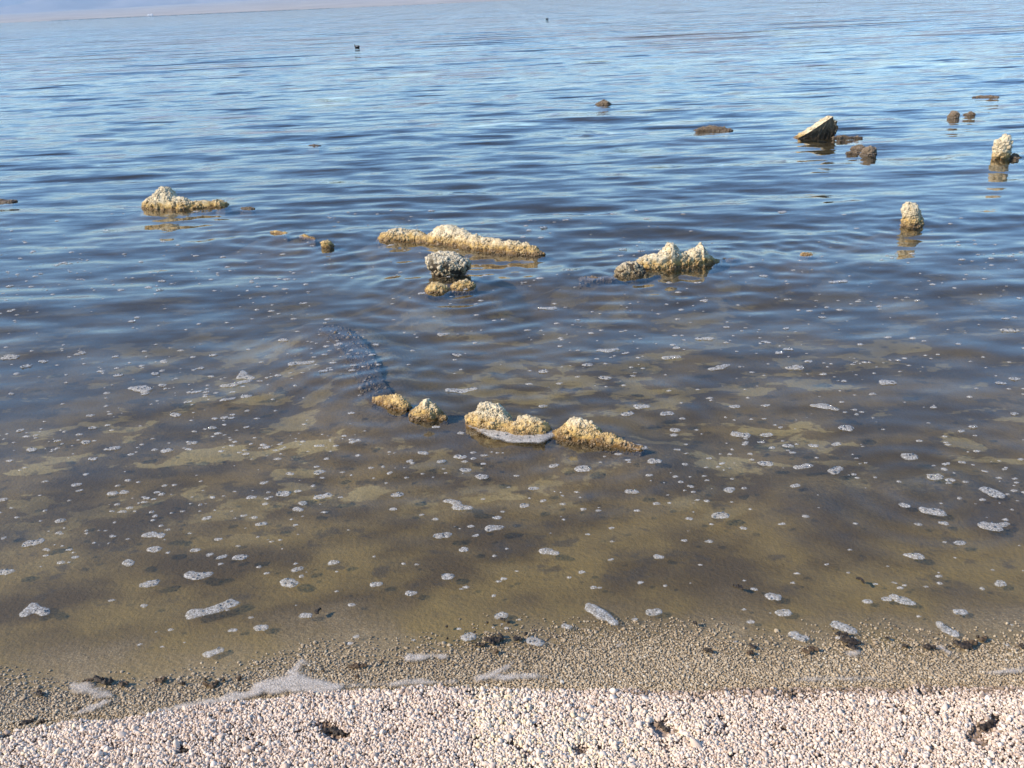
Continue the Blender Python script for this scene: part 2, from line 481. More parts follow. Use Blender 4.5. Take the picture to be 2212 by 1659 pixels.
def add_crust(root, V, F, mat, size, n, seed=0):
    n = int(n * 1.7)
    """Barnacle grains standing proud all over the rock's faces above -3 cm."""
    V = np.asarray(V); F = np.asarray(F)
    T = np.concatenate([F[:, [0, 1, 2]], F[:, [0, 2, 3]]]) if F.shape[1] == 4 else F
    A, B, C = V[T[:, 0]], V[T[:, 1]], V[T[:, 2]]
    nr = np.cross(B - A, C - A)
    ar = np.linalg.norm(nr, axis=1)
    ok = (A[:, 2] > -0.04) & (ar > 1e-12)
    pr = np.where(ok, ar, 0); pr = pr / pr.sum()
    pick = RNG.choice(len(T), n, p=pr)
    u, v = RNG.random(n), RNG.random(n)
    fl = u + v > 1
    u[fl], v[fl] = 1 - u[fl], 1 - v[fl]
    pt = A[pick] + u[:, None] * (B - A)[pick] + v[:, None] * (C - A)[pick]
    R = size * 0.54 * np.exp(RNG.normal(0, 0.42, n))
    keep = vnoise(pt[:, 0] / (size * 4), pt[:, 1] / (size * 4), pt[:, 2] / (size * 4), s=41 + seed) > -0.14
    pt, R = pt[keep], R[keep]
    CV, CF, tint = ico_cloud(pt, R)
    o = mesh_obj("barnacle_crust", CV, CF, mat, root, True, {"tint": tint})
    o["kind"] = "stuff"
    return o

def roughen(V, N, amp, scale, seed):
    x, y, z = (V * (1.0 / scale)).T
    d = 0.55 * fbm(x, y, z, s=seed, oct=4, gain=0.55) - 0.45 * np.abs(fbm(x * 1.7, y * 1.7, z * 1.7, s=seed + 20, oct=3)) + 0.24 * (0.5 - worley(x * 5.0, y * 5.0, z * 5.0, s=seed + 31)) - 0.5 * sstep(0.30, 0.6, vnoise(x * 3.1, y * 3.1, z * 3.1, s=seed + 43)) - 0.02
    return V + N * (amp * d)[:, None]

def grid_normals(Q):
    du = np.gradient(Q, axis=0); dv = np.gradient(Q, axis=1)
    n = np.cross(du, dv)
    return n / (np.linalg.norm(n, axis=-1, keepdims=True) + 1e-9)

def finish_rock(name, V, F, mats, label, crust, seed, cat="rock", group=None):
    c = Vector((float(V[:, 0].mean()), float(V[:, 1].mean()), 0.0))
    V = V - np.array(c)
    root = empty(name, c)
    tag(root, label, cat, group)
    mesh_obj("stone", V, F, mats[0], root)
    if crust:
        add_crust(root, V, F, mats[1], crust[0], crust[1], seed)
    ROCK_RINGS.append((c.x, c.y, 0.0024 * min(1.0, 0.4 + c.y / 8), 0.085 + 0.012 * c.y, 0.30 + 0.05 * c.y))
    return root

def ridge(name, prof, label, mats, width=0.9, wmin=0.02, amp=0.018, scale=0.06, sq=2.0, lean=0.0, seed=1, crust=(0.006, 1500), nu=None, group=None, drop=0.0, mound=True):
    """A long low rock traced from its outline: prof = (x, top y, waterline y) along the photo."""
    pts = []
    for (zx, zt, zb) in prof:
        p, s, dep = foot(zx, zb)
        D = (zb - zt) / FPX * s
        h = max((D - wmin * math.sin(dep)) / (math.cos(dep) + width * 0.5 * math.sin(dep)), 0.006)
        w = wmin + width * 0.5 * h
        pts.append((p.x, p.y + w, h, w))
    A = np.array(pts)
    if mound:
        for q in range(len(A)):
            MOUNDS.append((A[q, 0], A[q, 1], A[q, 3] * 1.1))
    L = np.concatenate([[0], np.cumsum(np.hypot(np.diff(A[:, 0]), np.diff(A[:, 1])))])
    nu = nu or int(np.clip(L[-1] / 0.008, 24, 130))
    u = np.linspace(0, L[-1], nu)
    S = np.stack([np.interp(u, L, A[:, i]) for i in range(4)], -1)
    end = np.minimum(np.clip(u / (L[-1] * 0.03), 0.12, 1), np.clip((L[-1] - u) / (L[-1] * 0.03), 0.12, 1)) ** 0.5
    nv = 44
    th = np.linspace(-0.28 * math.pi, 1.28 * math.pi, nv)
    cs, sn = np.cos(th), np.sin(th)
    cx = np.sign(cs) * np.abs(cs) ** (2 / sq)
    sz = np.sign(sn) * np.abs(sn) ** (2 / sq)
    t = np.gradient(S[:, :2], axis=0)
    t /= np.linalg.norm(t, axis=1)[:, None] + 1e-9
    nrm = np.stack([t[:, 1], -t[:, 0]], -1)          # towards the camera side
    up = np.maximum(sz, 0)
    dn = np.minimum(sz, 0)
    off = cx[None] * (S[:, 3] * end)[:, None] * (1 + 2.5 * np.maximum(-sz, 0) ** 1.5)[None] - lean * up[None] * S[:, 2][:, None]
    Q = np.zeros((nu, nv, 3))
    Q[..., 0] = S[:, 0][:, None] + nrm[:, 0][:, None] * off
    Q[..., 1] = S[:, 1][:, None] + nrm[:, 1][:, None] * off
    Q[..., 2] = (S[:, 2] * end)[:, None] * up[None] + np.clip(-ground_z(S[:, 0], S[:, 1]) * 1.25 + 0.05, 0.06, 0.3)[:, None] * dn[None] * (np.minimum(np.clip(u / (L[-1] * 0.16), 0.1, 1), np.clip((L[-1] - u) / (L[-1] * 0.16), 0.1, 1)) ** 0.6)[:, None]
    Q[..., 2] -= drop
    N = grid_normals(Q)
    if N[nu // 2, nv // 2, 2] < 0: N = -N
    a = amp * np.clip(S[:, 2] / 0.05, 0.45, 1.5)
    V = Q.reshape(-1, 3); Nf = N.reshape(-1, 3)
    V = roughen(V, Nf * (np.repeat(a / amp, nv) * sstep(-0.06, 0.0, V[:, 2] + drop))[:, None], amp, scale, seed)
    return finish_rock(name, V, grid_faces(nu, nv), mats, label, crust, seed, group=group)

def stack(name, rows, base, label, mats, depth=0.8, amp=0.015, scale=0.05, seed=1, crust=(0.006, 900), yaw=0.0, group=None, thick=None):
    """An upright rock traced row by row: rows = (y, left x, right x) from the top down, base = (x, waterline y)."""
    p, s, dep = foot(*base)
    k = s / FPX
    rings = []
    for (zy, xl, xr) in rows:
        z = (base[1] - zy) * k / math.cos(dep)
        rings.append((z, ((xl + xr) / 2 - base[0]) * k, (xr - xl) / 2 * k))
    rings.sort()
    r0 = rings[0]
    MOUNDS.append((p.x, p.y + r0[2] * depth * 0.6, r0[2] * 1.1))
    rings = [(-0.25, r0[1], r0[2] * 1.6)] + rings
    R = np.array(rings)
    ns, nc = 46, 56
    zz = np.linspace(R[0, 0], R[-1, 0], ns)
    zz = np.where(zz < 0, zz, zz)
    cx, rx = np.interp(zz, R[:, 0], R[:, 1]), np.interp(zz, R[:, 0], R[:, 2])
    rx[-1] *= 0.15
    ry = rx * depth if thick is None else np.minimum(rx * depth, thick)
    th = np.linspace(0, 2 * math.pi, nc, endpoint=False)
    Q = np.zeros((ns, nc, 3))
    lx = np.cos(th)[None] * rx[:, None]
    ly = np.sin(th)[None] * ry[:, None]
    Q[..., 0] = p.x + cx[:, None] + lx * math.cos(yaw) - ly * math.sin(yaw)
    Q[..., 1] = p.y + (ry.max() * 0.6) + lx * math.sin(yaw) + ly * math.cos(yaw)
    Q[..., 2] = zz[:, None]
    ctr = np.stack([p.x + cx, np.full(ns, p.y + ry.max() * 0.6), zz - 0.02], -1)[:, None, :]
    N = Q - ctr
    N /= np.linalg.norm(N, axis=-1, keepdims=True) + 1e-9
    V = roughen(Q.reshape(-1, 3), N.reshape(-1, 3), amp, scale, seed)
    F = grid_faces(ns, nc, True)
    top = len(V)
    V = np.concatenate([V, V[-nc:].mean(0, keepdims=True) + [[0, 0, 0.004]]])
    cap = np.array([((ns - 1) * nc + i, (ns - 1) * nc + (i + 1) % nc, top, top) for i in range(nc)])
    F = np.concatenate([F, cap])
    Ft = np.concatenate([F[:, [0, 1, 2]], F[:-nc][:, [0, 2, 3]]])
    return finish_rock(name, V, Ft, mats, label, crust, seed, group=group)

GOLDEN, DARK, GREY = (M_ROCK, M_CRUST), (M_DROCK, M_DCRUST), (M_GROCK, M_GCRUST)
BROKEN = "pieces of the broken reef in the shallows"
LOWG = "low wet stones breaking the surface"

ridge("reef_rock", [(806, 858, 866), (818, 855, 870), (832, 856, 874), (845, 853, 880), (858, 852, 884), (868, 860, 886), (880, 880, 890)],
      "small golden lump at the left end of the broken reef in the shallows", GOLDEN, 1.0, 0.012, 0.012, 0.035, seed=5, crust=(0.0042, 1500), group=BROKEN)
ridge("reef_rock", [(882, 892, 902), (895, 883, 904), (908, 874, 906), (916, 864, 907), (924, 861, 908), (932, 870, 908), (942, 878, 907), (952, 885, 906), (958, 896, 906), (968, 900, 905)],
      "narrow pointed golden rock, second from the left in the broken reef", GOLDEN, 0.8, 0.012, 0.012, 0.035, seed=11, crust=(0.0042, 1800), group=BROKEN)
ridge("reef_rock", [(1004, 905, 917), (1010, 893, 920), (1022, 887, 924), (1032, 884, 928), (1038, 871, 930), (1050, 868, 932), (1064, 871, 934), (1076, 874, 936), (1086, 884, 938), (1094, 902, 939), (1104, 910, 941), (1118, 908, 943), (1130, 902, 944), (1142, 899, 945), (1156, 903, 945), (1170, 907, 944), (1184, 913, 942), (1192, 928, 941)],
      "tall white topped rock with low golden shelf, highest of the broken reef", GOLDEN, 0.85, 0.014, 0.016, 0.042, seed=23, crust=(0.0045, 5200), group=BROKEN)
ridge("reef_rock", [(1190, 932, 941), (1204, 929, 944), (1214, 920, 947), (1226, 912, 950), (1238, 907, 952), (1252, 905, 954), (1266, 908, 956), (1280, 913, 958), (1290, 922, 959), (1298, 936, 960), (1312, 936, 961), (1328, 940, 963), (1342, 950, 965), (1358, 956, 967), (1375, 962, 970), (1392, 968, 972)],
      "rounded golden rock with a long low tail at the right end of the broken reef", GOLDEN, 0.95, 0.012, 0.014, 0.040, seed=31, crust=(0.0045, 4200), group=BROKEN)
ridge("ridge_rock", [(815, 511, 518), (822, 504, 519), (832, 502, 520), (842, 498, 521), (856, 495, 522), (872, 497, 522), (890, 497, 522), (904, 500, 522), (912, 507, 523), (925, 507, 524), (936, 497, 526), (948, 490, 527), (962, 487, 528), (976, 488, 529), (990, 494, 531), (1004, 501, 534), (1018, 507, 537), (1034, 513, 540), (1050, 514, 542), (1068, 516, 544), (1086, 521, 546), (1104, 519, 547), (1122, 524, 548), (1140, 528, 549), (1152, 533, 550), (1164, 541, 551), (1176, 547, 551)],
      "longest golden ridge of rock, smooth pale hump in its middle, lying in open water", GOLDEN, 1.0, 0.03, 0.015, 0.06, seed=43, crust=(0.0075, 6500))
ridge("peaked_rock", [(308, 440, 449), (316, 430, 451), (326, 425, 452), (336, 415, 453), (346, 409, 453), (355, 409, 454), (362, 417, 454), (372, 425, 454), (384, 428, 454), (396, 431, 454), (408, 435, 453), (424, 435, 452), (440, 434, 451), (456, 437, 450), (466, 432, 449), (476, 434, 449), (486, 438, 448), (494, 444, 447)],
      "pale peaked rock with a low knobbly tail, alone on the left in open water", GOLDEN, 1.0, 0.03, 0.017, 0.06, seed=58, crust=(0.0085, 4200))
ridge("crag_rock", [(1334, 590, 599), (1340, 577, 599), (1352, 570, 599), (1364, 566, 598), (1376, 567, 597), (1388, 574, 595), (1398, 582, 593)],
      "dark fronted lump at the left foot of the twin peaked crag", GREY, 0.9, 0.02, 0.011, 0.05, seed=61, crust=(0.0065, 2000))
ridge("crag_rock", [(1376, 566, 582), (1386, 557, 584), (1396, 552, 585), (1410, 549, 585), (1424, 548, 584), (1434, 543, 584), (1440, 530, 583), (1448, 523, 583), (1458, 526, 582), (1466, 534, 581), (1474, 546, 580), (1480, 542, 579), (1492, 540, 578), (1502, 536, 577), (1510, 528, 576), (1518, 526, 575), (1526, 536, 574), (1534, 548, 572), (1544, 558, 569), (1558, 563, 567)],
      "twin peaked craggy rock with a dark shaded front, in open water on the right", GOLDEN, 0.75, 0.02, 0.017, 0.055, lean=-0.15, seed=71, crust=(0.0065, 5200))
stack("pitted_boulder", [(554, 938, 960), (557, 927, 985), (562, 921, 1000), (568, 920, 1010), (575, 922, 1016), (582, 926, 1016), (589, 930, 1013), (597, 934, 1004)], (969, 599),
      "dark pitted boulder with a white upper left corner, in front of the longest ridge", GREY, 0.75, 0.026, 0.05, seed=85, crust=(0.0085, 2600))
ridge("low_rock", [(919, 624, 632), (926, 615, 634), (936, 611, 634), (948, 611, 633), (958, 614, 632), (968, 620, 630)],
      "low brown crusted stone, left of the pair in front of the pitted boulder", GOLDEN, 1.0, 0.014, 0.016, 0.045, seed=91, crust=(0.006, 1100), group="pair of low stones")
ridge("low_rock", [(973, 618, 626), (982, 610, 628), (992, 606, 628), (1004, 604, 628), (1016, 607, 627), (1024, 611, 625), (1029, 617, 624)],
      "low pale crusted stone, right of the pair in front of the pitted boulder", GOLDEN, 1.0, 0.014, 0.016, 0.045, seed=97, crust=(0.006, 1100), group="pair of low stones")
stack("upright_stone", [(446, 1959, 1972), (450, 1956, 1982), (458, 1953, 1987), (466, 1954, 1991), (474, 1955, 1994), (482, 1955, 1997), (489, 1956, 1998)], (1976, 489),
      "stubby upright stone leaning left, standing alone right of the twin peaked crag", GOLDEN, 0.7, 0.02, 0.05, seed=101, crust=(0.0065, 1500))
stack("upright_stone", [(300, 2166, 2178), (306, 2160, 2182), (314, 2152, 2184), (322, 2151, 2184), (330, 2150, 2184), (338, 2150, 2183), (345, 2152, 2182)], (2167, 345),
      "cream coloured upright stone near the right edge, tallest of the upright stones", GOLDEN, 0.7, 0.03, 0.07, seed=107, crust=(0.010, 1400))
stack("low_rock", [(335, 2192, 2199), (339, 2189, 2204), (343, 2187, 2208)], (2197, 343),
      "tiny brown stone at the foot of the cream coloured upright stone", DARK, 0.8, 0.012, 0.04, seed=109, crust=(0.008, 200), group=LOWG)
def slab():
    """A broken plate of rock leaning out over the water, its outline traced from the photograph."""
    out = [(1722, 303), (1728, 297), (1736, 291), (1744, 285), (1752, 279), (1760, 272), (1768, 265), (1773, 260), (1777, 256.5), (1780, 258), (1782, 263), (1786, 266), (1790, 264.5), (1792, 268), (1791, 272), (1796, 275), (1799, 279), (1797, 284), (1795, 289), (1797, 296), (1798, 303)]
    p, s_, dep = foot(1765, 298)
    k = s_ / FPX
    pts = []
    for a, b in zip(out[:-1], out[1:]):
        for q in range(3):
            t_ = q / 3
            pts.append((a[0] + (b[0] - a[0]) * t_ + random.uniform(-0.5, 0.5), a[1] + (b[1] - a[1]) * t_ + random.uniform(-0.5, 0.5)))
    pts.append(out[-1])
    XZ = np.array([((a - 1765) * k, (298 - b) * k / math.cos(dep)) for a, b in pts])
    root = empty("slab_rock", (p.x, p.y, 0))
    tag(root, "dark tilted slab with a sunlit upper edge, far out on the right", "rock")
    n = len(XZ)
    low = XZ[:, 1].min()
    rows, V = 9, []
    for r in range(rows):                          # front face as a fan of rows from the outline down to the foot
        f = r / (rows - 1)
        for (x, z) in XZ:
            zz = z + (low - z) * f
            V.append((x * (1 - 0.0 * f) + 0.20 * zz, -0.42 * max(zz, 0) + 0.010 * random.uniform(-1, 1) * (0 < r < rows - 1), zz))
    front = np.array(V)
    mesh_obj("face", front, grid_faces(rows, n), M_SLAB_SHADED, root, False)
    depth = 5
    V = []
    for r in range(depth):                         # crusted edge over the thickness, kept pale to paint sunlight on it
        f = r / (depth - 1)
        for i_, (x, z) in enumerate(XZ):
            q = front[i_]
            b = math.sin(f * math.pi) * 0.012
            V.append((q[0] - 0.03 * f + b * random.uniform(-1, 1), q[1] - 0.004 + 0.15 * f, z - 0.015 * f + b * random.uniform(0.2, 1.4)))
    E = np.array(V)
    FE = grid_faces(depth, n)[:, ::-1]
    mesh_obj("sunlit_crust_edge", E, FE, M_ROCK, root, False)
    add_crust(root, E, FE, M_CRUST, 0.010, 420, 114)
    bk = E[-n:]
    B = np.concatenate([bk, bk * [1, 1, 0] + [0, 0.02, low]])
    mesh_obj("back", B, grid_faces(2, n), M_SLAB_SHADED, root, False)
    MOUNDS.append((p.x, p.y + 0.05, 0.12))
slab()
ridge("low_rock", [(1798, 296, 300), (1812, 294, 299), (1826, 292, 298), (1836, 295, 298), (1850, 295, 297), (1866, 295, 297)],
      "thin dark tail of stone trailing right from the tilted slab", DARK, 0.9, 0.02, 0.012, 0.05, seed=117, crust=(0.008, 300), group=LOWG)
stack("low_rock", [(315, 1856, 1862), (318, 1852, 1868), (321, 1847, 1873), (324, 1843, 1876)], (1860, 324),
      "smaller rounded dark stone left of its partner below the tilted slab", DARK, 0.8, 0.02, 0.05, seed=121, crust=(0.009, 350), group=LOWG)
stack("low_rock", [(320, 1880, 1890), (323, 1873, 1894), (328, 1868, 1896), (333, 1866, 1896), (336, 1863, 1897)], (1880, 336),
      "larger rounded dark stone below and right of the tilted slab", DARK, 0.8, 0.022, 0.06, seed=123, crust=(0.009, 500), group=LOWG)
ridge("low_rock", [(1828, 330, 333), (1838, 327, 333), (1850, 326, 333), (1860, 330, 332)],
      "flat dark stone barely awash beside the two rounded dark stones", DARK, 1.0, 0.02, 0.010, 0.05, seed=127, crust=(0.008, 250), group=LOWG)
stack("low_rock", [(244, 2061, 2070), (246, 2058, 2073), (250, 2055, 2074), (255, 2053, 2075)], (2065, 255),
      "small dark knob of stone far out, left of a tinier one", DARK, 0.8, 0.02, 0.06, seed=131, crust=(0.011, 300), group=LOWG)
ridge("low_rock", [(2084, 247, 248), (2094, 245, 249), (2100, 242, 249), (2105, 244, 249), (2109, 247, 249)],
      "tiny dark stone far out, just right of a small dark knob", DARK, 1.0, 0.02, 0.014, 0.06, seed=137, crust=(0.011, 150), group=LOWG)
ridge("low_rock", [(1288, 225, 227), (1296, 221, 228), (1304, 216, 228), (1312, 219, 228), (1320, 224, 226)],
      "solitary grey brown stone far out beyond the long swell", DARK, 1.0, 0.03, 0.022, 0.08, seed=139, crust=(0.012, 350), group=LOWG)
ridge("low_rock", [(1500, 280, 282), (1520, 275, 282), (1535, 272, 282), (1550, 273, 282), (1565, 276, 282), (1585, 281, 283)],
      "weedy brown hump awash left of the tilted slab", DARK, 1.0, 0.05, 0.016, 0.06, seed=149, crust=(0.010, 450), group=LOWG)
ridge("low_rock", [(2105, 210, 211), (2125, 208, 211), (2145, 208, 212), (2164, 210, 212)],
      "flat brown stone awash far out near the right edge", DARK, 1.0, 0.06, 0.012, 0.08, seed=151, crust=(0.012, 200), group=LOWG)
ridge("low_rock", [(-10, 431, 436), (6, 432, 436), (18, 433, 437), (30, 435, 437)],
      "brown stone cut by the left edge of the picture", DARK, 1.0, 0.03, 0.014, 0.05, seed=157, crust=(0.008, 400), group=LOWG)
ridge("low_rock", [(520, 449, 453), (530, 447, 454), (542, 448, 454), (550, 451, 453)],
      "tiny brown stone just right of the peaked rock's tail", DARK, 1.0, 0.015, 0.010, 0.04, seed=163, crust=(0.007, 200), group=LOWG)
ridge("low_rock", [(585, 500, 504), (595, 498, 505), (608, 500, 506), (622, 503, 507)],
      "thin crusted stick of stone, left of two between peaked rock and longest ridge", GOLDEN, 0.8, 0.008, 0.010, 0.03, seed=167, crust=(0.006, 260), group=LOWG)
ridge("low_rock", [(646, 508, 512), (658, 507, 514), (670, 511, 516), (682, 515, 518)],
      "thin crusted stick of stone, right of two between peaked rock and longest ridge", GOLDEN, 0.8, 0.008, 0.010, 0.03, seed=173, crust=(0.006, 260), group=LOWG)
stack("low_rock", [(522, 696, 708), (525, 693, 715), (530, 692, 718), (534, 693, 719)], (706, 535),
      "small squarish pale stone left of the longest ridge", GOLDEN, 0.8, 0.010, 0.03, seed=179, crust=(0.005, 300), group=LOWG)
ridge("low_rock", [(1252, 601, 605), (1272, 599, 606), (1295, 599, 606), (1318, 598, 605), (1334, 597, 603)],
      "flat brown shelf awash, running left from the twin peaked crag", DARK, 0.9, 0.02, 0.010, 0.04, seed=181, crust=(0.006, 700), group=LOWG)
ridge("low_rock", [(1730, 548, 551), (1738, 546, 552), (1748, 547, 553), (1757, 550, 552)],
      "tiny golden brown sliver of stone midway between the crag and the stubby upright stone", GOLDEN, 1.0, 0.012, 0.008, 0.03, seed=191, crust=(0.006, 150), group=LOWG)
ridge("low_rock", [(1562, 560, 562), (1580, 559, 563), (1600, 557, 561)],
      "thin brown sliver of stone off the right end of the crag", DARK, 0.9, 0.012, 0.006, 0.03, seed=193, crust=(0.006, 150), group=LOWG)
ridge("low_rock", [(668, 314, 315), (680, 313, 316), (692, 314, 316)],
      "dark brown sliver awash in a patch of ripples beyond the longest ridge", DARK, 1.0, 0.03, 0.008, 0.05, seed=197, crust=(0.009, 150), group=LOWG)

ridge("submerged_ledge", [(695, 694, 704), (730, 706, 720), (765, 740, 756), (785, 780, 798), (800, 820, 838), (822, 850, 864), (836, 866, 876)],
      "dark sunken ledge of rock curving back from the left end of the broken reef", DARK, 2.2, drop=0.022, wmin=0.05, amp=0.02, scale=0.07, seed=211, crust=(0.008, 700))
ridge("submerged_ledge", [(1790, 1066, 1074), (1850, 1058, 1068), (1940, 1052, 1064), (2040, 1048, 1062), (2140, 1052, 1066), (2230, 1058, 1074)],
      "long dark sunken ledge under the water at the right edge of the shallows", DARK, 2.0, drop=0.045, wmin=0.03, amp=0.016, scale=0.06, seed=223, crust=None)

# ------------------------------------------------------------------ ground and beach (one sheet, banked up round the rocks)
ys = stretched([np.linspace(-200, -4, 30)[:-1], np.linspace(-4, 1.0, 40)[:-1], np.linspace(1.0, 3.2, 150)[:-1], np.geomspace(3.2, 40, 220)[:-1], np.geomspace(40, 4400, 60)])
xs = stretched([-np.geomspace(5000, 12, 40)[:-1], np.linspace(-12, -2.4, 90)[:-1], np.linspace(-2.4, 2.4, 220)[:-1], np.linspace(2.4, 12, 90)[:-1], np.geomspace(12, 5000, 40)])
GX, GY = np.meshgrid(xs, ys)
GZ, REEF = ground_z(GX, GY, True)
ground = mesh_obj("ground", np.stack([GX, GY, GZ], -1).reshape(-1, 3), grid_faces(len(ys), len(xs)), M_GROUND,
                  attrs={"offshore": np.clip(GY - shore_y(GX), -5, 20).ravel(), "reef": REEF.ravel()})
tag(ground, "shelving lake bed rising to the beach", kind="structure")

# ------------------------------------------------------------------ water (closed body: waves on top, sides and bottom under the bed)
def build_water():
    ys = [1.15]
    while ys[-1] < 4300:
        y = ys[-1]
        ys.append(y + max(0.016, 0.0008 * y * y if y < 12 else 0.012 * y, 0.0045 * y))
    ys = np.array(ys)
    s = np.concatenate([np.linspace(-5.5, -1.0, 26)[:-1], np.linspace(-1.0, 1.0, 400), np.linspace(1.0, 5.5, 26)[1:]])
    Y = np.repeat(ys[:, None], len(s), 1)
    X = s[None] * (1.2 + 0.72 * ys)[:, None]
    dy = np.maximum(np.gradient(ys), 0.016)[:, None]
    Z = water_z(X, Y, np.maximum(dy, (1.2 + 0.72 * ys)[:, None] * 0.005)) * (1 - sstep(40, 160, Y))
    nr, nc = Y.shape
    V = np.stack([X, Y, Z], -1).reshape(-1, 3)
    F = grid_faces(nr, nc)
    rim = np.concatenate([np.arange(nc), np.arange(1, nr) * nc + nc - 1, (nr - 1) * nc + np.arange(nc - 2, -1, -1), np.arange(nr - 2, 0, -1) * nc])
    B = V[rim].copy(); B[:, 2] = -8.0
    nb, n0 = len(rim), len(V)
    j = np.arange(nb); k = (j + 1) % nb
    side = np.stack([rim[j], n0 + j, n0 + k, rim[k]], -1)
    me_v = np.concatenate([V, B, [[0.0, 2000.0, -8.0]]])
    c = n0 + nb
    bot = np.stack([n0 + k, n0 + j, np.full(nb, c), np.full(nb, c)], -1)
    # bottom as triangles: fold it into quads by doubling is illegal, so build two meshes of faces
    me = bpy.data.meshes.new("water")
    faces = F.tolist() + side.tolist() + [f[:3] for f in bot.tolist()]
    me.from_pydata(me_v.tolist(), [], faces)
    me.polygons.foreach_set("use_smooth", np.concatenate([np.ones(len(F), bool), np.zeros(len(faces) - len(F), bool)]))
    me.update()
    me.materials.append(M_WATER)
    o = link(bpy.data.objects.new("water", me))
    tag(o, "rippled lake water, clear over the shallows", kind="structure")
    return o
build_water()

# ------------------------------------------------------------------ far shore, hills, haze
M_FAR = mat_plain("far_shore_soil", c4(0.34, 0.265, 0.19), c4(0.47, 0.38, 0.28), 0.004, 0.95)
M_HILL = mat_plain("hill_rock", c4(0.20, 0.16, 0.14), c4(0.36, 0.30, 0.27), 0.003, 0.95)
M_WHITEWALL = mat_plain("white_wall", c4(0.78, 0.78, 0.76), c4(0.82, 0.82, 0.80), 0.5, 0.8)
M_SCRUB = mat_plain("scrub_leaves", c4(0.05, 0.055, 0.03), c4(0.10, 0.09, 0.05), 0.2, 0.9)
def far_z(x, y):
    s = 0.0155 + 0.010 * sstep(-4500, 500, x)
    return -0.6 + (y - 4000 - 60 * fbm(x * 0.002, 0 * x, s=5)) * s + 4 * fbm(x * 0.004, y * 0.004, s=6) * sstep(4050, 4600, y)
yy = np.geomspace(3950, 9000, 70); xx = np.linspace(-9500, 9500, 240)
X, Y = np.meshgrid(xx, yy)
tag(mesh_obj("far_shore", np.stack([X, Y, far_z(X, Y)], -1).reshape(-1, 3), grid_faces(70, 240), M_FAR), "pinkish tan desert slope along the far side of the lake", kind="structure")
yy = np.linspace(7600, 12500, 70); xx = np.linspace(-11000, 11000, 220)
X, Y = np.meshgrid(xx, yy)
rdg = 1 - np.abs(fbm(X * 0.0006, Y * 0.0006, s=15, oct=5))
Z = -20 + 360 * sstep(7600, 11000, Y) * (0.25 + 0.75 * rdg ** 2)
tag(mesh_obj("hills", np.stack([X, Y, Z], -1).reshape(-1, 3), grid_faces(70, 220), M_HILL), "pale blue hazy mountains behind the far shore", kind="structure")

def house(zx, zy, w, d, h, label):
    dr = ray(zx, zy)
    t = 4150.0 / dr.y
    x, y = dr.x * t, 4150.0
    z = float(far_z(np.array([x]), np.array([y]))[0])
    root = empty("house", (x, y, z))
    tag(root, label, "house", "white houses on the far shore")
    V = np.array([(-w, -d, -1), (w, -d, -1), (w, d, -1), (-w, d, -1), (-w, -d, h), (w, -d, h), (w, d, h), (-w, d, h)])
    mesh_obj("wall", V, [(0, 1, 5, 4), (1, 2, 6, 5), (2, 3, 7, 6), (3, 0, 4, 7)], M_WHITEWALL, root, False)
    V = np.array([(-w * 1.05, -d * 1.1, h), (w * 1.05, -d * 1.1, h), (w * 1.05, d * 1.1, h), (-w * 1.05, d * 1.1, h), (-w * 1.05, 0, h * 1.6), (w * 1.05, 0, h * 1.6)])
    mesh_obj("roof", V, [(0, 1, 5, 4), (2, 3, 4, 5), (1, 2, 5, 5), (3, 0, 4, 4)][:2], M_WHITEWALL, root, False)
house(321, 29, 4.5, 4, 4, "white house on the far shore, left of two")
house(327, 28, 3.5, 4, 5, "white house on the far shore, right of two")

n = 900
sx = np.where(RNG.random(n) < 0.7, RNG.uniform(-1800, -650, n), RNG.uniform(-2600, 0, n))
sy = 4010 + 60 * fbm(sx * 0.002, 0 * sx, s=5) + np.abs(RNG.normal(0, 14, n))
sr = RNG.uniform(0.8, 2.2, n)
sz = far_z(sx, sy) + sr * 0.5
V, F, tint = ico_cloud(np.stack([sx, sy, sz], -1), sr)
tag(mesh_obj("scrub", V, F, M_SCRUB), "low dark scrub along the far waterline", kind="stuff")

t = NT("haze")
pv = t.n("VolumePrincipled")
pv.inputs["Color"].default_value = c4(0.50, 0.73, 0.98)
pv.inputs["Density"].default_value = 1.15e-4
t.put(t.out.inputs[1], pv.outputs[0])
hv = np.array([(sx_, sy_, sz_) for sz_ in (-9.0, 400.0) for (sx_, sy_) in ((-26000, -3000), (26000, -3000), (26000, 13500), (-26000, 13500))])
hz = mesh_obj("haze", hv, [(3, 2, 1, 0), (4, 5, 6, 7), (0, 1, 5, 4), (1, 2, 6, 5), (2, 3, 7, 6), (3, 0, 4, 7)], t.m, None, False)
tag(hz, "pale blue haze in the air over the lake", kind="stuff")

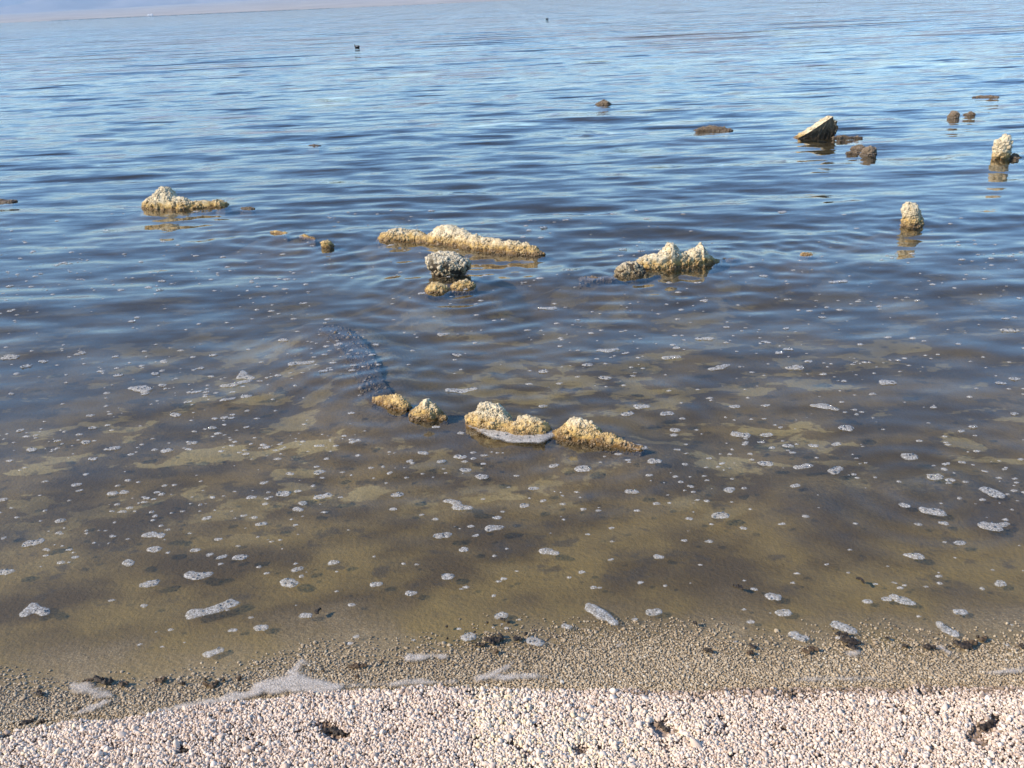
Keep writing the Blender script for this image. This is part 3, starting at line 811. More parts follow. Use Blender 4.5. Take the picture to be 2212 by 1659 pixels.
# ------------------------------------------------------------------ barnacle shell gravel
def gravel(name, C, SCL, ROT, TINT, mat, label):
    me = bpy.data.meshes.new(name)
    me.vertices.add(len(C))
    me.vertices.foreach_set("co", np.asarray(C, np.float32).ravel())
    for an, typ, data, key in (("scl", 'FLOAT_VECTOR', SCL, "vector"), ("rot", 'FLOAT_VECTOR', ROT, "vector"), ("tint", 'FLOAT', TINT, "value")):
        a = me.attributes.new(an, typ, 'POINT')
        a.data.foreach_set(key, np.asarray(data, np.float32).ravel())
    me.update()
    o = link(bpy.data.objects.new(name, me))
    ng = bpy.data.node_groups.new(name + "_nodes", 'GeometryNodeTree')
    ng.interface.new_socket("Geometry", in_out='INPUT', socket_type='NodeSocketGeometry')
    ng.interface.new_socket("Geometry", in_out='OUTPUT', socket_type='NodeSocketGeometry')
    N = ng.nodes.new
    gi, go = N("NodeGroupInput"), N("NodeGroupOutput")
    gti = N("GeometryNodeGeometryToInstance")
    for i in range(6):
        ic = N("GeometryNodeMeshIcoSphere")
        ic.inputs["Radius"].default_value = 1.0
        ic.inputs["Subdivisions"].default_value = 2
        sp = N("GeometryNodeSetPosition")
        nz = N("ShaderNodeTexNoise")
        nz.inputs["Scale"].default_value = 1.1
        pos = N("GeometryNodeInputPosition")
        ad = N("ShaderNodeVectorMath"); ad.operation = 'ADD'; ad.inputs[1].default_value = (i * 7.7, i * 3.3, i)
        ng.links.new(pos.outputs[0], ad.inputs[0]); ng.links.new(ad.outputs[0], nz.inputs["Vector"])
        sb = N("ShaderNodeVectorMath"); sb.operation = 'SUBTRACT'; sb.inputs[1].default_value = (0.5, 0.5, 0.5)
        ng.links.new(nz.outputs["Color"], sb.inputs[0])
        scv = N("ShaderNodeVectorMath"); scv.operation = 'SCALE'; scv.inputs[3].default_value = 1.3
        ng.links.new(sb.outputs[0], scv.inputs[0])
        ng.links.new(ic.outputs[0], sp.inputs[0]); ng.links.new(scv.outputs[0], sp.inputs["Offset"])
        sh = N("GeometryNodeSetShadeSmooth"); ng.links.new(sp.outputs[0], sh.inputs[0])
        sm = N("GeometryNodeSetMaterial"); sm.inputs["Material"].default_value = mat
        ng.links.new(sh.outputs[0], sm.inputs[0])
        ng.links.new(sm.outputs[0], gti.inputs[0])
    iop = N("GeometryNodeInstanceOnPoints")
    iop.inputs["Pick Instance"].default_value = True
    ng.links.new(gi.outputs[0], iop.inputs["Points"])
    ng.links.new(gti.outputs[0], iop.inputs["Instance"])
    for nm, sock in (("scl", "Scale"), ("rot", "Rotation")):
        na = N("GeometryNodeInputNamedAttribute"); na.data_type = 'FLOAT_VECTOR'
        na.inputs["Name"].default_value = nm
        ng.links.new(na.outputs["Attribute"], iop.inputs[sock])
    ng.links.new(iop.outputs[0], go.inputs[0])
    md = o.modifiers.new("grains", 'NODES')
    md.node_group = ng
    me.materials.append(mat)
    tag(o, label, kind="stuff")
    return o

def grains_area(x0, x1, y0, y1, sp):
    nx, ny = int((x1 - x0) / sp), int((y1 - y0) / sp)
    X, Y = np.meshgrid(np.linspace(x0, x1, nx), np.linspace(y0, y1, ny))
    X = X.ravel() + RNG.normal(0, sp * 0.38, nx * ny)
    Y = Y.ravel() + RNG.normal(0, sp * 0.38, nx * ny)
    return X, Y

HOLES = [P(*q) for q in ((725, 1598), (700, 1580), (745, 1610), (1425, 1585), (1445, 1600), (2130, 1590), (2145, 1575), (2105, 1620), (1108, 1553), (20, 1600), (400, 1640), (935, 1560), (1255, 1645))]
HOLER = [0.035, 0.025, 0.03, 0.03, 0.03, 0.035, 0.025, 0.03, 0.014, 0.02, 0.02, 0.012, 0.02]
def beach_relief(x, y):
    h = 0.007 * fbm(x * 5, y * 5, s=61, oct=3) + 0.004 * fbm(x * 22, y * 22, s=62, oct=2)
    for p, r in zip(HOLES, HOLER):
        d = np.hypot(x - p.x, (y - p.y) * 1.1) / r + 0.5 * fbm(x * 40, y * 40, s=63, oct=2)
        h = h - 0.013 * (1 - sstep(0.35, 1.1, d))
    return h

X, Y = grains_area(-2.3, 2.3, 0.85, 2.05, 0.0044)
edge = shore_y(X) + 0.012 * fbm(X * 9, Y * 9, s=64, oct=2) + 0.024 * fbm(X * 2.2, 0 * X, s=69, oct=3)
k = (Y < edge - 0.018) & (RNG.random(len(X)) < np.clip(1.35 + 1.6 * fbm(X * 24, Y * 24, s=65, oct=2), 0.55, 1))
X, Y, edge = X[k], Y[k], edge[k]
rel = beach_relief(X, Y)
n = len(X)
S = 0.0027 * np.exp(RNG.normal(0, 0.3, n)) * np.where(RNG.random(n) < 0.015, 1.8, 1.0)
up = RNG.uniform(0.7, 1.9, n)
lay = RNG.random(n) * 0.005
Z = ground_z(X, Y) + 0.012 + rel + lay
tint = np.clip(RNG.beta(2.2, 2.0, n) * 0.95 + 0.05 * fbm(X * 4, Y * 4, s=66) - 0.5 * (rel < -0.008) - (0.22 + 0.35 * sstep(-0.2, 0.6, X)) * sstep(-0.03 - 0.05 * sstep(-0.2, 0.6, X), 0.0, Y - edge + 0.02 * fbm(X * 14, Y * 14, s=70)) + 0.25 * sstep(0.1, 0.5, fbm(X * 2.5, Y * 2.5, s=71)), 0, 1)
gravel("barnacle_gravel", np.stack([X, Y, Z], -1), np.stack([S, S * RNG.uniform(0.8, 1.1, n), S * up], -1),
       np.stack([RNG.normal(0, 0.6, n), RNG.normal(0, 0.6, n), RNG.uniform(0, 6.28, n)], -1), tint, M_SHELL, "dry white barnacle shells heaped along the beach")

X, Y = grains_area(-2.4, 2.4, 1.55, 2.55, 0.0047)
d = Y - shore_y(X)
k = (d > -0.015) & (RNG.random(len(X)) < (1 - sstep(0.03, 0.28, d + 0.16 * fbm(X * 2.0, Y * 2.0, s=67))) * 0.95)
X, Y, d = X[k], Y[k], d[k]
n = len(X)
S = 0.0026 * np.exp(RNG.normal(0, 0.3, n))
Z = ground_z(X, Y) + 0.0005 + RNG.random(n) * 0.003
tint = np.clip(RNG.beta(2, 2.2, n) + 0.2 * fbm(X * 3, Y * 3, s=68) - 0.22 * sstep(0.1, 0.45, d), 0, 1)
gravel("wet_gravel", np.stack([X, Y, Z], -1), np.stack([S, S * RNG.uniform(0.7, 1.1, n), S * RNG.uniform(0.4, 0.8, n)], -1),
       np.stack([RNG.normal(0, 0.35, n), RNG.normal(0, 0.35, n), RNG.uniform(0, 6.28, n)], -1), tint, M_WETSHELL, "wet tan barnacle shells under the shallow edge of the lake")

# ------------------------------------------------------------------ foam
FOAM_THINGS = []          # (object, centre, size, shape word, bubbly)
def blob_mesh(circles, cell, h, seed, wob=0.25):
    """Outline = smooth union of circles/capsules (x, y, r); a low dome inside it."""
    C = np.array(circles)
    lo = (C[:, :2] - C[:, 2:3] * 1.5).min(0); hi = (C[:, :2] + C[:, 2:3] * 1.5).max(0)
    nx = max(int((hi[0] - lo[0]) / cell) + 2, 5); ny = max(int((hi[1] - lo[1]) / cell) + 2, 5)
    X, Y = np.meshgrid(np.linspace(lo[0], hi[0], nx), np.linspace(lo[1], hi[1], ny))
    rm = C[:, 2].mean()
    def sdf(x, y):
        ds = []
        if len(C) == 1:
            ds.append(np.hypot(x - C[0, 0], y - C[0, 1]) - C[0, 2])
        for a, b in zip(C[:-1], C[1:]):
            ab = b[:2] - a[:2]
            t = np.clip(((x - a[0]) * ab[0] + (y - a[1]) * ab[1]) / (ab @ ab + 1e-12), 0, 1)
            ds.append(np.hypot(x - a[0] - ab[0] * t, y - a[1] - ab[1] * t) - (a[2] + (b[2] - a[2]) * t))
        k = rm * 0.15 + 1e-6
        d = -k * np.log(sum(np.exp(np.clip(-q / k, -60, 60)) for q in ds))
        return d + wob * rm * fbm(x / rm * 0.8 + seed * 3.7, y / rm * 0.8, s=seed % 997, oct=3)
    D = sdf(X, Y)
    gx, gy = np.gradient(D, axis=1) / (X[0, 1] - X[0, 0]), np.gradient(D, axis=0) / (Y[1, 0] - Y[0, 0])
    g2 = gx * gx + gy * gy + 1e-4
    out = D > 0
    X = np.where(out, X - gx * D / g2, X); Y = np.where(out, Y - gy * D / g2, Y)
    F = grid_faces(ny, nx)
    ins = (~out).ravel()
    F = F[ins[F].any(1)]
    if len(F) == 0: return None
    used = np.unique(F)
    idx = np.full(nx * ny, -1); idx[used] = np.arange(len(used))
    x, y = X.ravel()[used], Y.ravel()[used]
    inn = np.maximum(-D.ravel()[used], 0)
    z = h * np.sqrt(np.clip(inn / (rm * 0.55), 0, 1)) * (1 + 0.35 * vnoise(x * 130, y * 130, s=5))
    return x, y, z, inn, idx[F]

BUB_V, BUB_F = None, None
def bubbles(root, spots):
    """Small clear domes joined into one part."""
    V, F = [], []
    for (x, y, z, r) in spots:
        b = len(V)
        for a in (0.0, 0.7, 1.2):
            for k in range(8):
                th = k * math.pi / 4
                V.append((x + r * math.cos(a) * math.cos(th), y + r * math.cos(a) * math.sin(th), z + r * math.sin(a)))
        V.append((x, y, z + r))
        for q in (0, 1):
            for k in range(8):
                F.append((b + q * 8 + k, b + q * 8 + (k + 1) % 8, b + q * 8 + 8 + (k + 1) % 8, b + q * 8 + 8 + k))
        for k in range(8):
            F.append((b + 16 + k, b + 16 + (k + 1) % 8, b + 24))
    me = bpy.data.meshes.new("bubbles")
    me.from_pydata(V, [], F)
    me.polygons.foreach_set("use_smooth", np.ones(len(F), bool))
    me.materials.append(M_BUBBLE)
    o = link(bpy.data.objects.new("bubbles", me), root)
    o["kind"] = "stuff"

def foam(spine, seed, film=False, stretch=1.0, name="foam_patch", zoff=0.0):
    cs = []
    for (zx, zy, r) in spine:
        p = P(zx, zy)
        cs.append((p.x, p.y, r / FPX * slant(p) * 0.92))
    if len(cs) == 1:                                   # a lone fleck is drawn out a little along the waves
        x, y, r = cs[0]
        e = r * random.uniform(0.25, 0.5); a = random.uniform(-0.5, 0.5)
        cs = [(x - e * math.cos(a), y - e * math.sin(a), r * random.uniform(0.55, 0.8)), (x + e * math.cos(a), y + e * math.sin(a), r * random.uniform(0.5, 0.8))]
    rm = np.mean([c[2] for c in cs])
    ext = max(max(c[0] for c in cs) - min(c[0] for c in cs), 0) + 2 * rm
    res = blob_mesh(cs, max(ext / 22, rm / 5), min(0.24 * rm, 0.006) if not film else 0.002, seed, 0.38 if not film else 0.6)
    if res is None: return None
    x, y, z, inn, F = res
    cx, cyy = float(np.mean([c[0] for c in cs])), float(np.mean([c[1] for c in cs]))
    base = water_z(x, y)
    gz = ground_z(x, y)
    z = np.maximum(base, gz + (0.0095 if film else 0.006)) + z + 0.0015 + zoff
    c0 = np.array((cx, cyy, float(np.median(base))))
    o = mesh_obj(name, np.stack([x, y, z], -1) - c0, F, M_FILM if film else M_FOAM, None, True, {"rim": inn})
    o.location = c0
    bub = False
    if not film and rm > 0.0075:
        spots = []
        for q in range(int(np.clip(rm / 0.0022, 3, 16))):
            i = random.randrange(len(x))
            if inn[i] > rm * 0.15:
                spots.append((x[i] - c0[0], y[i] - c0[1], z[i] - c0[2] - 0.0005, random.uniform(0.10, 0.26) * min(rm, 0.02)))
        if spots:
            bubbles(o, spots); bub = True
    FOAM_THINGS.append((o, (cx, cyy), rm, ext, len(spine), bub, film))
    return o

HAND = [[(632, 789, 12), (655, 786, 9), (676, 783, 7)], [(285, 841, 8), (305, 842, 17), (318, 843, 13)], [(480, 835, 7), (505, 833, 12), (540, 824, 7)],
 [(525, 806, 7), (525, 815, 14), (545, 818, 9)], [(482, 869, 7), (505, 865, 7)], [(533, 860, 12)], [(613, 733, 14)], [(23, 772, 16)], [(57, 790, 13)], [(93, 780, 11)],
 [(257, 812, 10)], [(70, 972, 12)], [(363, 974, 16)], [(233, 970, 8), (252, 968, 9)], [(380, 898, 12)], [(570, 1042, 10)], [(613, 1066, 18)], [(687, 1073, 10), (706, 1070, 11)],
 [(645, 1060, 9)], [(545, 1074, 11)], [(653, 1086, 11)], [(645, 1100, 12)], [(242, 1067, 14)], [(167, 1049, 10)], [(173, 1061, 8)], [(200, 992, 11)], [(5, 1080, 9)],
 [(312, 1157, 8), (330, 1155, 11), (350, 1158, 9)], [(331, 1188, 18)], [(279, 1217, 15)], [(410, 1242, 12), (430, 1246, 15), (450, 1243, 11)], [(310, 1265, 10), (332, 1261, 12)],
 [(420, 1328, 18), (440, 1325, 12), (470, 1316, 14), (500, 1305, 16)], [(60, 1326, 14), (72, 1312, 12), (95, 1326, 12)], [(73, 1172, 17)], [(12, 1237, 18)], [(447, 1120, 12)],
 [(564, 1133, 14)], [(423, 1190, 12)], [(455, 1199, 10)], [(479, 1205, 11)], [(518, 1206, 16)], [(625, 1262, 20)], [(722, 1217, 14)], [(564, 1358, 13)], [(450, 1415, 11), (473, 1408, 12)],
 [(661, 1331, 14)], [(132, 1124, 12)], [(311, 1310, 9)], [(955, 1159, 20)], [(1060, 1143, 14), (1085, 1140, 8)], [(1178, 1192, 15), (1200, 1197, 8)], [(889, 1283, 15)],
 [(1275, 1313, 15), (1298, 1328, 16), (1325, 1345, 11)], [(812, 1264, 13)], [(1010, 1378, 19)], [(1150, 1385, 14), (1165, 1391, 12)], [(1413, 1324, 17)], [(1424, 1204, 14)], [(1002, 1190, 10)],
 [(1224, 1354, 14)], [(1081, 1331, 16)], [(1559, 1115, 20)], [(2000, 1104, 14), (2025, 1106, 16)], [(2128, 1136, 14), (2152, 1140, 16)], [(2037, 1130, 12)], [(1984, 1133, 10)], [(2074, 1173, 12)],
 [(1958, 1200, 7), (1985, 1203, 13)], [(2160, 1262, 13)], [(1672, 1290, 19)], [(1692, 1325, 17)], [(1930, 1290, 10), (1950, 1298, 14), (1970, 1305, 9)], [(1914, 1295, 10)], [(1875, 1301, 12)],
 [(1715, 1374, 13), (1735, 1381, 12)], [(1808, 1352, 14), (1838, 1365, 13)], [(2030, 1350, 10), (2045, 1362, 10), (2060, 1370, 12)], [(1530, 1170, 10)], [(2073, 1324, 13)],
 [(1535, 799, 8), (1555, 796, 11), (1572, 790, 7)], [(1703, 797, 8), (1722, 796, 14)], [(1510, 732, 8), (1535, 732, 10)], [(1795, 611, 6), (1825, 609, 8)], [(1755, 879, 8), (1780, 880, 14), (1805, 886, 9)],
 [(1588, 880, 15)], [(1585, 938, 10), (1610, 941, 14)], [(1656, 941, 16)], [(1827, 929, 17)], [(2130, 1058, 12), (2150, 1067, 14), (2162, 1072, 8)], [(2020, 1031, 18)], [(1966, 989, 17)],
 [(1805, 1018, 18)], [(1722, 1012, 9), (1745, 1009, 11)], [(1654, 1003, 17)], [(1806, 962, 13)], [(1919, 827, 18)], [(2168, 713, 8), (2195, 714, 8)], [(1717, 1050, 12)], [(2192, 820, 11)], [(1956, 1093, 12)],
 [(959, 722, 15)], [(1295, 757, 8), (1315, 759, 12), (1332, 755, 7)], [(1435, 777, 9), (1465, 775, 8)], [(970, 845, 10), (1000, 846, 12), (1025, 843, 8)], [(1173, 805, 15)], [(1307, 819, 12)],
 [(1387, 880, 17)], [(1433, 897, 10), (1447, 895, 11)], [(1358, 895, 16)], [(1174, 879, 10)], [(1417, 996, 18)], [(1260, 1012, 17)], [(1197, 1005, 11)], [(1043, 1030, 17)], [(1153, 1055, 12)],
 [(857, 1069, 17)], [(1366, 1062, 15)], [(968, 1082, 10), (985, 1086, 12), (992, 1096, 14), (1015, 1097, 10)], [(850, 1100, 11)], [(913, 979, 12)], [(1165, 665, 7), (1195, 665, 10)], [(997, 936, 9)], [(942, 923, 10)],
 [(1173, 1082, 9)], [(1375, 1104, 8)], [(760, 893, 9)], [(706, 991, 8)], [(1460, 930, 14)], [(1455, 940, 10)], [(1320, 1210, 8)], [(1620, 1345, 9)], [(1005, 1186, 8)], [(770, 1376, 9)], [(760, 1308, 8)], [(230, 498, 9)], [(1690, 460, 9)]]
APRON = [(1016, 918, 12), (1045, 930, 16), (1085, 941, 30), (1120, 945, 38), (1155, 945, 36), (1184, 939, 20)]
FILMS = [[(560, 1492, 22), (600, 1484, 34), (640, 1482, 36), (690, 1492, 30), (740, 1490, 14)], [(628, 1470, 24), (640, 1448, 14), (652, 1430, 12), (665, 1437, 9)],
         [(350, 1545, 12), (420, 1532, 18), (500, 1515, 24), (560, 1502, 22)], [(160, 1482, 16), (182, 1490, 22), (208, 1500, 17), (238, 1508, 9)], [(168, 1548, 8), (200, 1536, 14), (228, 1522, 12)],
         [(886, 1424, 18), (906, 1424, 18), (938, 1418, 7), (958, 1422, 14)], [(1032, 1474, 16), (1064, 1464, 18), (1092, 1446, 12), (1116, 1430, 7)], [(1080, 1470, 18), (1130, 1468, 16), (1182, 1466, 12)],
         [(760, 1488, 12), (805, 1484, 7), (850, 1485, 14), (905, 1478, 17), (945, 1482, 8), (985, 1480, 11)], [(1700, 1476, 9), (1750, 1474, 11), (1800, 1472, 12), (1850, 1474, 11), (1930, 1474, 9)], [(2130, 1462, 8), (2180, 1456, 11), (2230, 1452, 12)],
         [(1850, 1410, 12), (1835, 1416, 14)], [(2032, 1400, 12), (2045, 1412, 11)], [(1540, 1418, 10), (1545, 1424, 10)], [(1340, 1395, 12)], [(640, 1480, 12), (700, 1478, 10)]]
FILM_LABELS = ["widest sheet of pale foam against the shell beach, left of centre", "upturned tongue of pale foam rising from the widest foam sheet", "thin pale foam sheet trailing left along the shell edge",
               "tailed oval of pale foam washed up at lower left among black weed", "curved wisp of pale foam just below the tailed oval foam", "fish shaped pale foam film in the wet shallows near the middle",
               "fin shaped pale foam pointing up right by the shell edge", "low pale foam strip right of the fin shaped foam", "thin broken foam line along the shell edge between two sheets",
               "long cream foam line lying along the shell edge on the right", "short cream foam line at the right edge by the shells", "faint foam smear below the big black weed clump",
               "faint two lobed foam film above the black weed at far right", "faint foam smear left of the black weed on the right", "faintest roundish foam film near the middle of the wet shells", "small foam shelf on top of the widest foam sheet"]

for i, sp in enumerate(HAND):
    foam(sp, 100 + i)
n_hand = len(FOAM_THINGS)
ap = foam(APRON, 900, zoff=0.004)
ap.data.materials[0] = M_APRON
tag(ap, "broad apron of bubbly foam against the tallest rock of the broken reef", "foam", "foam patches on the water")
tail = foam([(1365, 963, 13), (1388, 967, 10)], 901)
tag(tail, "white foam clump caught on the right tip of the broken reef", "foam", "foam patches on the water")
for i, sp in enumerate(FILMS):
    o = foam(sp, 300 + i, film=True, name="foam_sheet")
    tag(o, FILM_LABELS[i], "foam", "foam sheets along the shell beach")
fixed = set(id(q[0]) for q in FOAM_THINGS[n_hand:])

# scattered flecks: the larger ones one by one, the tiny ones joined
taken = [(s[0][0], s[0][1]) for s in HAND]
cand = []
rr = random.Random(5)
while len(cand) < 1550:
    zx, zy = rr.uniform(-30, 2240), 455 + 945 * rr.random() ** 1.05
    dens = math.exp(-((zy - 830) / 330.0) ** 2) * (0.55 + 0.45 * (1 - zx / 2212)) + 0.10
    c = 0.5 + 0.5 * float(vnoise(np.array([zx / 150.0]), np.array([zy / 60.0]), s=88)[0])
    if rr.random() > dens * (0.15 + 1.5 * c ** 2.2) * (1.0 if zy < 1280 else 0.5): continue
    p = P(zx, zy)
    if any(abs(zx - a) < 26 and abs(zy - b) < 14 for a, b in taken): continue
    if 790 < zx < 1400 and 845 < zy < 975: continue
    r = min(max(rr.lognormvariate(-5.1, 0.5), 0.0026), 0.020) * (0.8 + 0.085 * p.y)
    cand.append((r, zx, zy, p))
cand.sort(key=lambda q: -q[0] / slant(q[3]))
n_ind = 300 - len(FOAM_THINGS) - 2
for i, (r, zx, zy, p) in enumerate(cand[:n_ind]):
    foam([(zx, zy, r / slant(p) * FPX * 1.15)], 1000 + i)
TV, TF, TR = [], [], []
nv = 0
for (r, zx, zy, p) in cand[n_ind:]:
    k = 9
    a = np.linspace(0, 2 * math.pi, k, endpoint=False)
    e = rr.uniform(1.0, 1.7)
    rad = r * (1 + 0.25 * np.array([rr.uniform(-1, 1) for _ in range(k)]))
    x = p.x + rad * np.cos(a) * e; y = p.y + rad * np.sin(a)
    x2 = p.x + 0.6 * rad * np.cos(a) * e; y2 = p.y + 0.6 * rad * np.sin(a)
    w = float(water_z(np.array([p.x]), np.array([p.y]))[0])
    TV += [(x[i], y[i], w + 0.0008) for i in range(k)] + [(x2[i], y2[i], w + r * 0.25 + 0.001) for i in range(k)] + [(p.x, p.y, w + r * 0.32 + 0.001)]
    TF += [(nv + i, nv + (i + 1) % k, nv + k + (i + 1) % k) for i in range(k)] + [(nv + i, nv + k + (i + 1) % k, nv + k + i) for i in range(k)] + [(nv + k + i, nv + k + (i + 1) % k, nv + 2 * k) for i in range(k)]
    TR += [0.001] * k + [r * 0.4] * k + [r] * 1
    nv += 2 * k + 1
tag(mesh_obj("foam_flecks", TV, TF, M_FOAM, None, True, {"rim": TR}), "tiny white foam flecks dotted over the shallow water", kind="stuff")

# a label for every foam patch: look, then nearest landmark and rank from it
MARKS = [("the peaked rock", P(400, 450)), ("the longest ridge", P(980, 530)), ("the pitted boulder", P(969, 600)), ("the twin peaked crag", P(1450, 585)), ("the stubby upright stone", P(1976, 489)),
         ("the broken reef's left half", P(890, 895)), ("the broken reef's right half", P(1200, 940)), ("the fish shaped foam film", P(920, 1424)), ("the tailed oval of beach foam", P(190, 1490)), ("the long cream foam line", P(1810, 1474)),
         ("the widest beach foam sheet", P(620, 1485)), ("the big black weed clump", P(1835, 1385)), ("the dark pit in the shell beach", P(722, 1598)), ("the beach's right hand dark pit", P(2130, 1588)), ("the beach's middle dark pit", P(1432, 1590))]
ORD = ["nearest", "second nearest", "third nearest", "fourth nearest", "fifth nearest", "sixth nearest", "seventh nearest", "eighth nearest", "ninth nearest", "tenth nearest"] + [w + " nearest" for w in "eleventh twelfth thirteenth fourteenth fifteenth sixteenth seventeenth eighteenth nineteenth twentieth".split()] + ["twenty-" + w + " nearest" for w in "first second third fourth fifth sixth seventh eighth ninth".split()] + ["thirtieth nearest"] + ["thirty-" + w + " nearest" for w in "first second third fourth fifth sixth seventh eighth ninth".split()]
def ranked_labels(items, noun_of, cat, group):
    pools = {}
    for it in items:
        o, c = it[0], it[1]
        j = min(range(len(MARKS)), key=lambda q: math.hypot(MARKS[q][1].x - c[0], MARKS[q][1].y - c[1]))
        dx, dyy = c[0] - MARKS[j][1].x, c[1] - MARKS[j][1].y
        side = ("left of" if dx < 0 else "right of") if abs(dx) > abs(dyy) else ("beyond" if dyy > 0 else "shoreward of")
        pools.setdefault((noun_of(it), side, j), []).append((math.hypot(dx, dyy), it))
    for (noun, side, j), L in pools.items():
        L.sort(key=lambda q: q[0])
        for r, (_, it) in enumerate(L):
            where = f"{side} {MARKS[j][0]}"
            lab = f"{noun} {where}" if len(L) == 1 else f"{noun} {where}, {ORD[min(r, len(ORD) - 1)]}"
            tag(it[0], lab, cat, group)

def foam_noun(it):
    o, c, rm, ext, nsp, bub, film = it
    size = "large" if rm > 0.018 else ("small" if rm > 0.008 else "tiny")
    shape = {1: "oval", 2: "drawn-out", 3: "lobed"}.get(nsp, "long lobed")
    return f"{size} {shape} foam patch" if nsp > 1 or rm > 0.008 else f"{size} oval foam fleck"
ranked_labels([q for q in FOAM_THINGS if id(q[0]) not in fixed], foam_noun, "foam", "foam patches on the water")

# ------------------------------------------------------------------ scraps of weed along the edge
WEED_THINGS = []
def weed(spine, seed, mat, name="weed_scrap"):
    cs = [(P(a, b).x, P(a, b).y, r / FPX * slant(P(a, b)) * (0.62 if b > 1500 else 0.70)) for a, b, r in spine]
    rm = np.mean([c[2] for c in cs])
    ext = max(c[0] for c in cs) - min(c[0] for c in cs) + 2 * rm
    res = blob_mesh(cs, max(rm / 5, ext / 30), 0.004 + 0.25 * rm, seed, 0.9)
    if res is None: return
    x, y, z, inn, F = res
    z = z * (0.7 + 0.9 * np.abs(vnoise(x * 160, y * 160, s=seed)))
    base = np.maximum(ground_z(x, y) + np.where(y < shore_y(x) - 0.03, 0.009, 0.003), water_z(x, y) + 0.0005)
    c0 = np.array((float(np.mean(x)), float(np.mean(y)), float(np.mean(base))))
    o = mesh_obj(name, np.stack([x, y, base + z], -1) - c0, F, mat, None, True)
    o.location = c0
    WEED_THINGS.append((o, (c0[0], c0[1]), rm, ext, len(spine), mat is M_BROWNWEED, 0))
B, W = M_BROWNWEED, M_WEED
WEEDS = [([(1810, 1370, 6), (1826, 1373, 9)], W), ([(1818, 1382, 8), (1836, 1386, 13), (1852, 1388, 7)], W), ([(1838, 1398, 11), (1846, 1402, 8)], W), ([(1800, 1361, 4)], W),
         ([(2066, 1391, 10), (2084, 1396, 14), (2098, 1400, 8)], W), ([(2092, 1392, 7), (2106, 1390, 6)], B), ([(2112, 1378, 5)], W), ([(2122, 1383, 8), (2132, 1379, 5)], B), ([(2000, 1399, 8), (2018, 1400, 6)], W), ([(1955, 1397, 6)], W), ([(2052, 1399, 5)], W), ([(2205, 1397, 6), (2215, 1401, 6)], W),
         ([(1622, 1396, 7), (1630, 1400, 5)], W), ([(1524, 1405, 6), (1537, 1410, 5)], W), ([(1708, 1376, 5)], W), ([(1752, 1402, 10), (1766, 1406, 5)], B), ([(1735, 1406, 6), (1748, 1410, 5)], B), ([(1618, 1412, 7), (1628, 1413, 4)], B), ([(1916, 1379, 5)], W), ([(1668, 1390, 3)], W),
         ([(1586, 1266, 5), (1598, 1269, 6), (1603, 1272, 4)], W), ([(1852, 1250, 3), (1862, 1253, 3), (1866, 1260, 3)], W), ([(1500, 1346, 4), (1505, 1349, 3)], W), ([(684, 1324, 8), (690, 1318, 4)], W), ([(1048, 1382, 8), (1064, 1386, 12), (1080, 1381, 8)], W), ([(1030, 1394, 8), (1044, 1393, 6)], W), ([(1112, 1380, 9), (1124, 1382, 6)], W), ([(1084, 1337, 7), (1090, 1341, 4)], W), ([(1098, 1345, 4)], W), ([(1053, 1346, 4)], W), ([(1080, 1372, 7)], W), ([(1136, 1371, 6)], W), ([(965, 1354, 4)], W), ([(966, 1381, 4)], W), ([(1025, 1366, 4)], W),
         ([(208, 1467, 8), (222, 1472, 11), (238, 1474, 9)], W), ([(182, 1474, 6), (198, 1470, 6)], B), ([(84, 1499, 7), (92, 1502, 6)], W), ([(340, 1471, 7), (352, 1470, 9)], B), ([(262, 1480, 8), (275, 1478, 5)], B), ([(395, 1478, 6)], W), ([(440, 1478, 4), (460, 1483, 9)], B), ([(468, 1476, 7)], B), ([(443, 1468, 5)], B), ([(482, 1471, 5)], B), ([(517, 1466, 6)], B), ([(45, 1568, 6), (58, 1562, 8), (72, 1557, 6)], W), ([(88, 1562, 6), (100, 1560, 4)], W), ([(170, 1533, 6)], B), ([(758, 1440, 7), (775, 1440, 9), (790, 1438, 4)], B), ([(770, 1461, 7)], B), ([(776, 1466, 5)], B), ([(672, 1449, 4)], W), ([(824, 1430, 5)], B), ([(1072, 1409, 8)], B), ([(980, 1438, 5)], B), ([(858, 1434, 4)], W), ([(698, 1451, 3)], W)]
WEEDS += [([(700, 1600, 9), (722, 1594, 12), (742, 1606, 10)], W), ([(752, 1588, 6), (756, 1600, 6)], W), ([(640, 1612, 6)], B), ([(1425, 1582, 7), (1440, 1596, 11)], W), ([(1108, 1552, 6)], W), ([(940, 1562, 5)], W), ([(2118, 1590, 10), (2138, 1580, 9)], W), ([(2150, 1568, 5)], W), ([(16, 1604, 9)], W),  # scraps added on the beach, mostly set in the pits to darken them
          ([(1256, 1646, 7)], B), ([(405, 1644, 8)], W), ([(540, 1570, 5)], B), ([(1290, 1508, 5)], B), ([(1790, 1612, 6)], W), ([(1880, 1540, 5)], B), ([(1640, 1640, 7)], W), ([(300, 1602, 5)], W), ([(1180, 1600, 4)], W), ([(860, 1512, 4)], W), ([(2050, 1640, 6)], B), ([(1700, 1560, 4)], B), ([(500, 1646, 5)], W)]
for i, (sp, m) in enumerate(WEEDS):
    weed(sp, 500 + i, m)
def weed_noun(it):
    size = "large" if it[2] > 0.0125 else ("small" if it[2] > 0.0075 else "tiny")
    return f"{size} {'brown' if it[5] else 'black'} weed scrap"
ranked_labels(WEED_THINGS, weed_noun, "weed", "weed scraps along the water's edge")

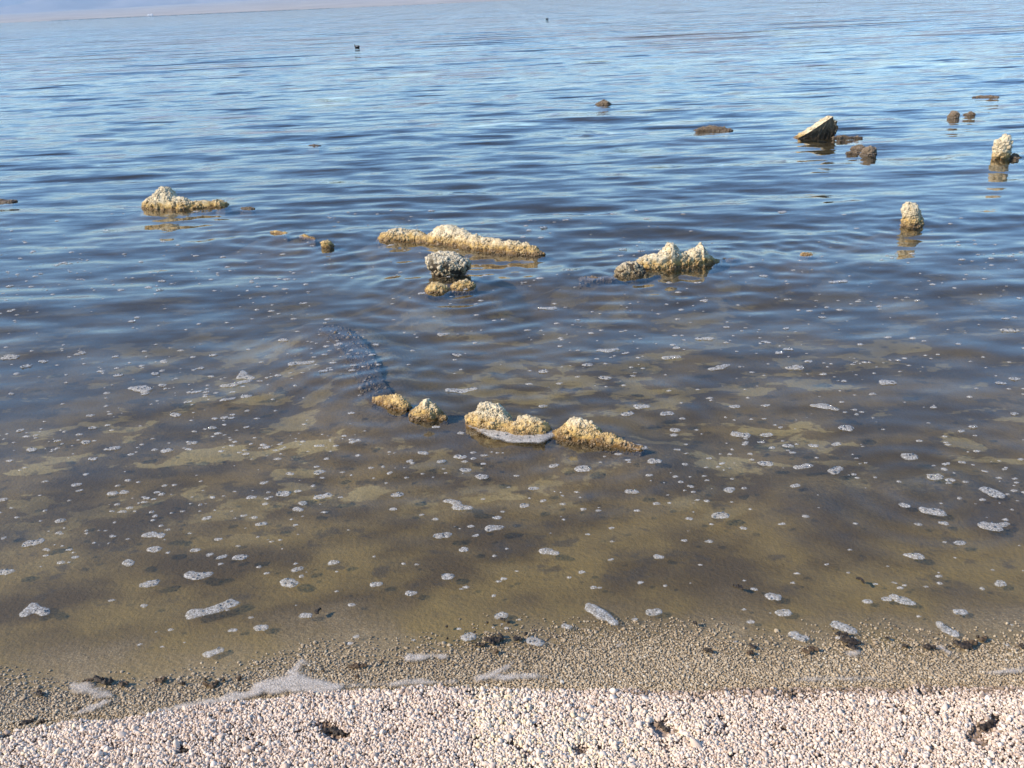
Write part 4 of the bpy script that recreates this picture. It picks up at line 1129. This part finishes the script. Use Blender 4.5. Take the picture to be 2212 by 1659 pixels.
# ------------------------------------------------------------------ water birds
M_BIRD = mat_plain("dark_feathers", c4(0.012, 0.012, 0.014), c4(0.03, 0.03, 0.032), 60, 0.7)
M_BIRDPALE = mat_plain("pale_feathers", c4(0.42, 0.38, 0.36), c4(0.6, 0.56, 0.54), 60, 0.8)
M_BILL = mat_plain("bill_horn", c4(0.05, 0.04, 0.03), c4(0.08, 0.06, 0.05), 60, 0.4)
def bird(zx, zy, size, label, head=-1, wing=True):
    p = P(zx, zy)
    w = float(water_z(np.array([p.x]), np.array([p.y]))[0])
    root = empty("water_bird", (p.x, p.y, w * 0.3))
    tag(root, label, "bird", "birds swimming far out")
    k = size / 0.30
    s = -head
    joints = [(-0.165, 0.080), (-0.11, 0.060), (-0.03, 0.045), (0.06, 0.045), (0.095, 0.085), (0.095, 0.120), (0.100, 0.150), (0.122, 0.158)]
    rad = [0.012, 0.052, 0.078, 0.068, 0.042, 0.027, 0.026, 0.027]
    me = bpy.data.meshes.new("body")
    me.from_pydata([(-s * a * k * -1 if False else head * a * k, 0, z * k) for a, z in joints], [(i, i + 1) for i in range(len(joints) - 1)], [])
    tmp = link(bpy.data.objects.new("body_source", me))
    md = tmp.modifiers.new("skin", 'SKIN')
    for i, v in enumerate(me.skin_vertices[0].data):
        v.radius = (rad[i] * k, rad[i] * k)
        v.use_root = (i == 2)
    sb = tmp.modifiers.new("sub", 'SUBSURF'); sb.levels = sb.render_levels = 2
    dg = bpy.context.evaluated_depsgraph_get()
    bm = bpy.data.meshes.new_from_object(tmp.evaluated_get(dg))
    bpy.data.objects.remove(tmp)
    bm.name = "body"
    bm.polygons.foreach_set("use_smooth", np.ones(len(bm.polygons), bool))
    bm.materials.clear(); bm.materials.append(M_BIRD)
    link(bpy.data.objects.new("body", bm), root)
    V = np.array([(head * 0.142, -0.007, 0.154), (head * 0.142, 0.007, 0.154), (head * 0.142, 0, 0.163), (head * 0.142, 0, 0.147), (head * 0.185, 0, 0.146)]) * k
    mesh_obj("bill", V, [(0, 2, 4), (2, 1, 4), (1, 3, 4), (3, 0, 4)], M_BILL, root)
    if wing:
        for sd in (-1, 1):
            u = np.linspace(0, 1, 9); q = np.linspace(-1, 1, 5)
            U, Q = np.meshgrid(u, q)
            wd = 0.022 * np.sin(np.pi * np.clip(U, 0.03, 0.97)) ** 0.7
            x = head * (0.065 - 0.19 * U)
            z = 0.060 + 0.030 * U + Q * wd
            yv = sd * (0.079 * np.sqrt(np.clip(1 - ((U - 0.35) / 0.9) ** 2, 0.05, 1)) - 0.012 * np.abs(Q) + 0.003)
            mesh_obj("wing", np.stack([x * k, yv * k, z * k], -1).reshape(-1, 3), grid_faces(5, 9), M_BIRDPALE, root)
    return root
bird(771, 103, 0.25, "dark water bird with a pale flank swimming far out, facing left", -1)
bird(1182, 42.5, 0.26, "tiny dark water bird, farthest out on the water, right of the other", 1, False)
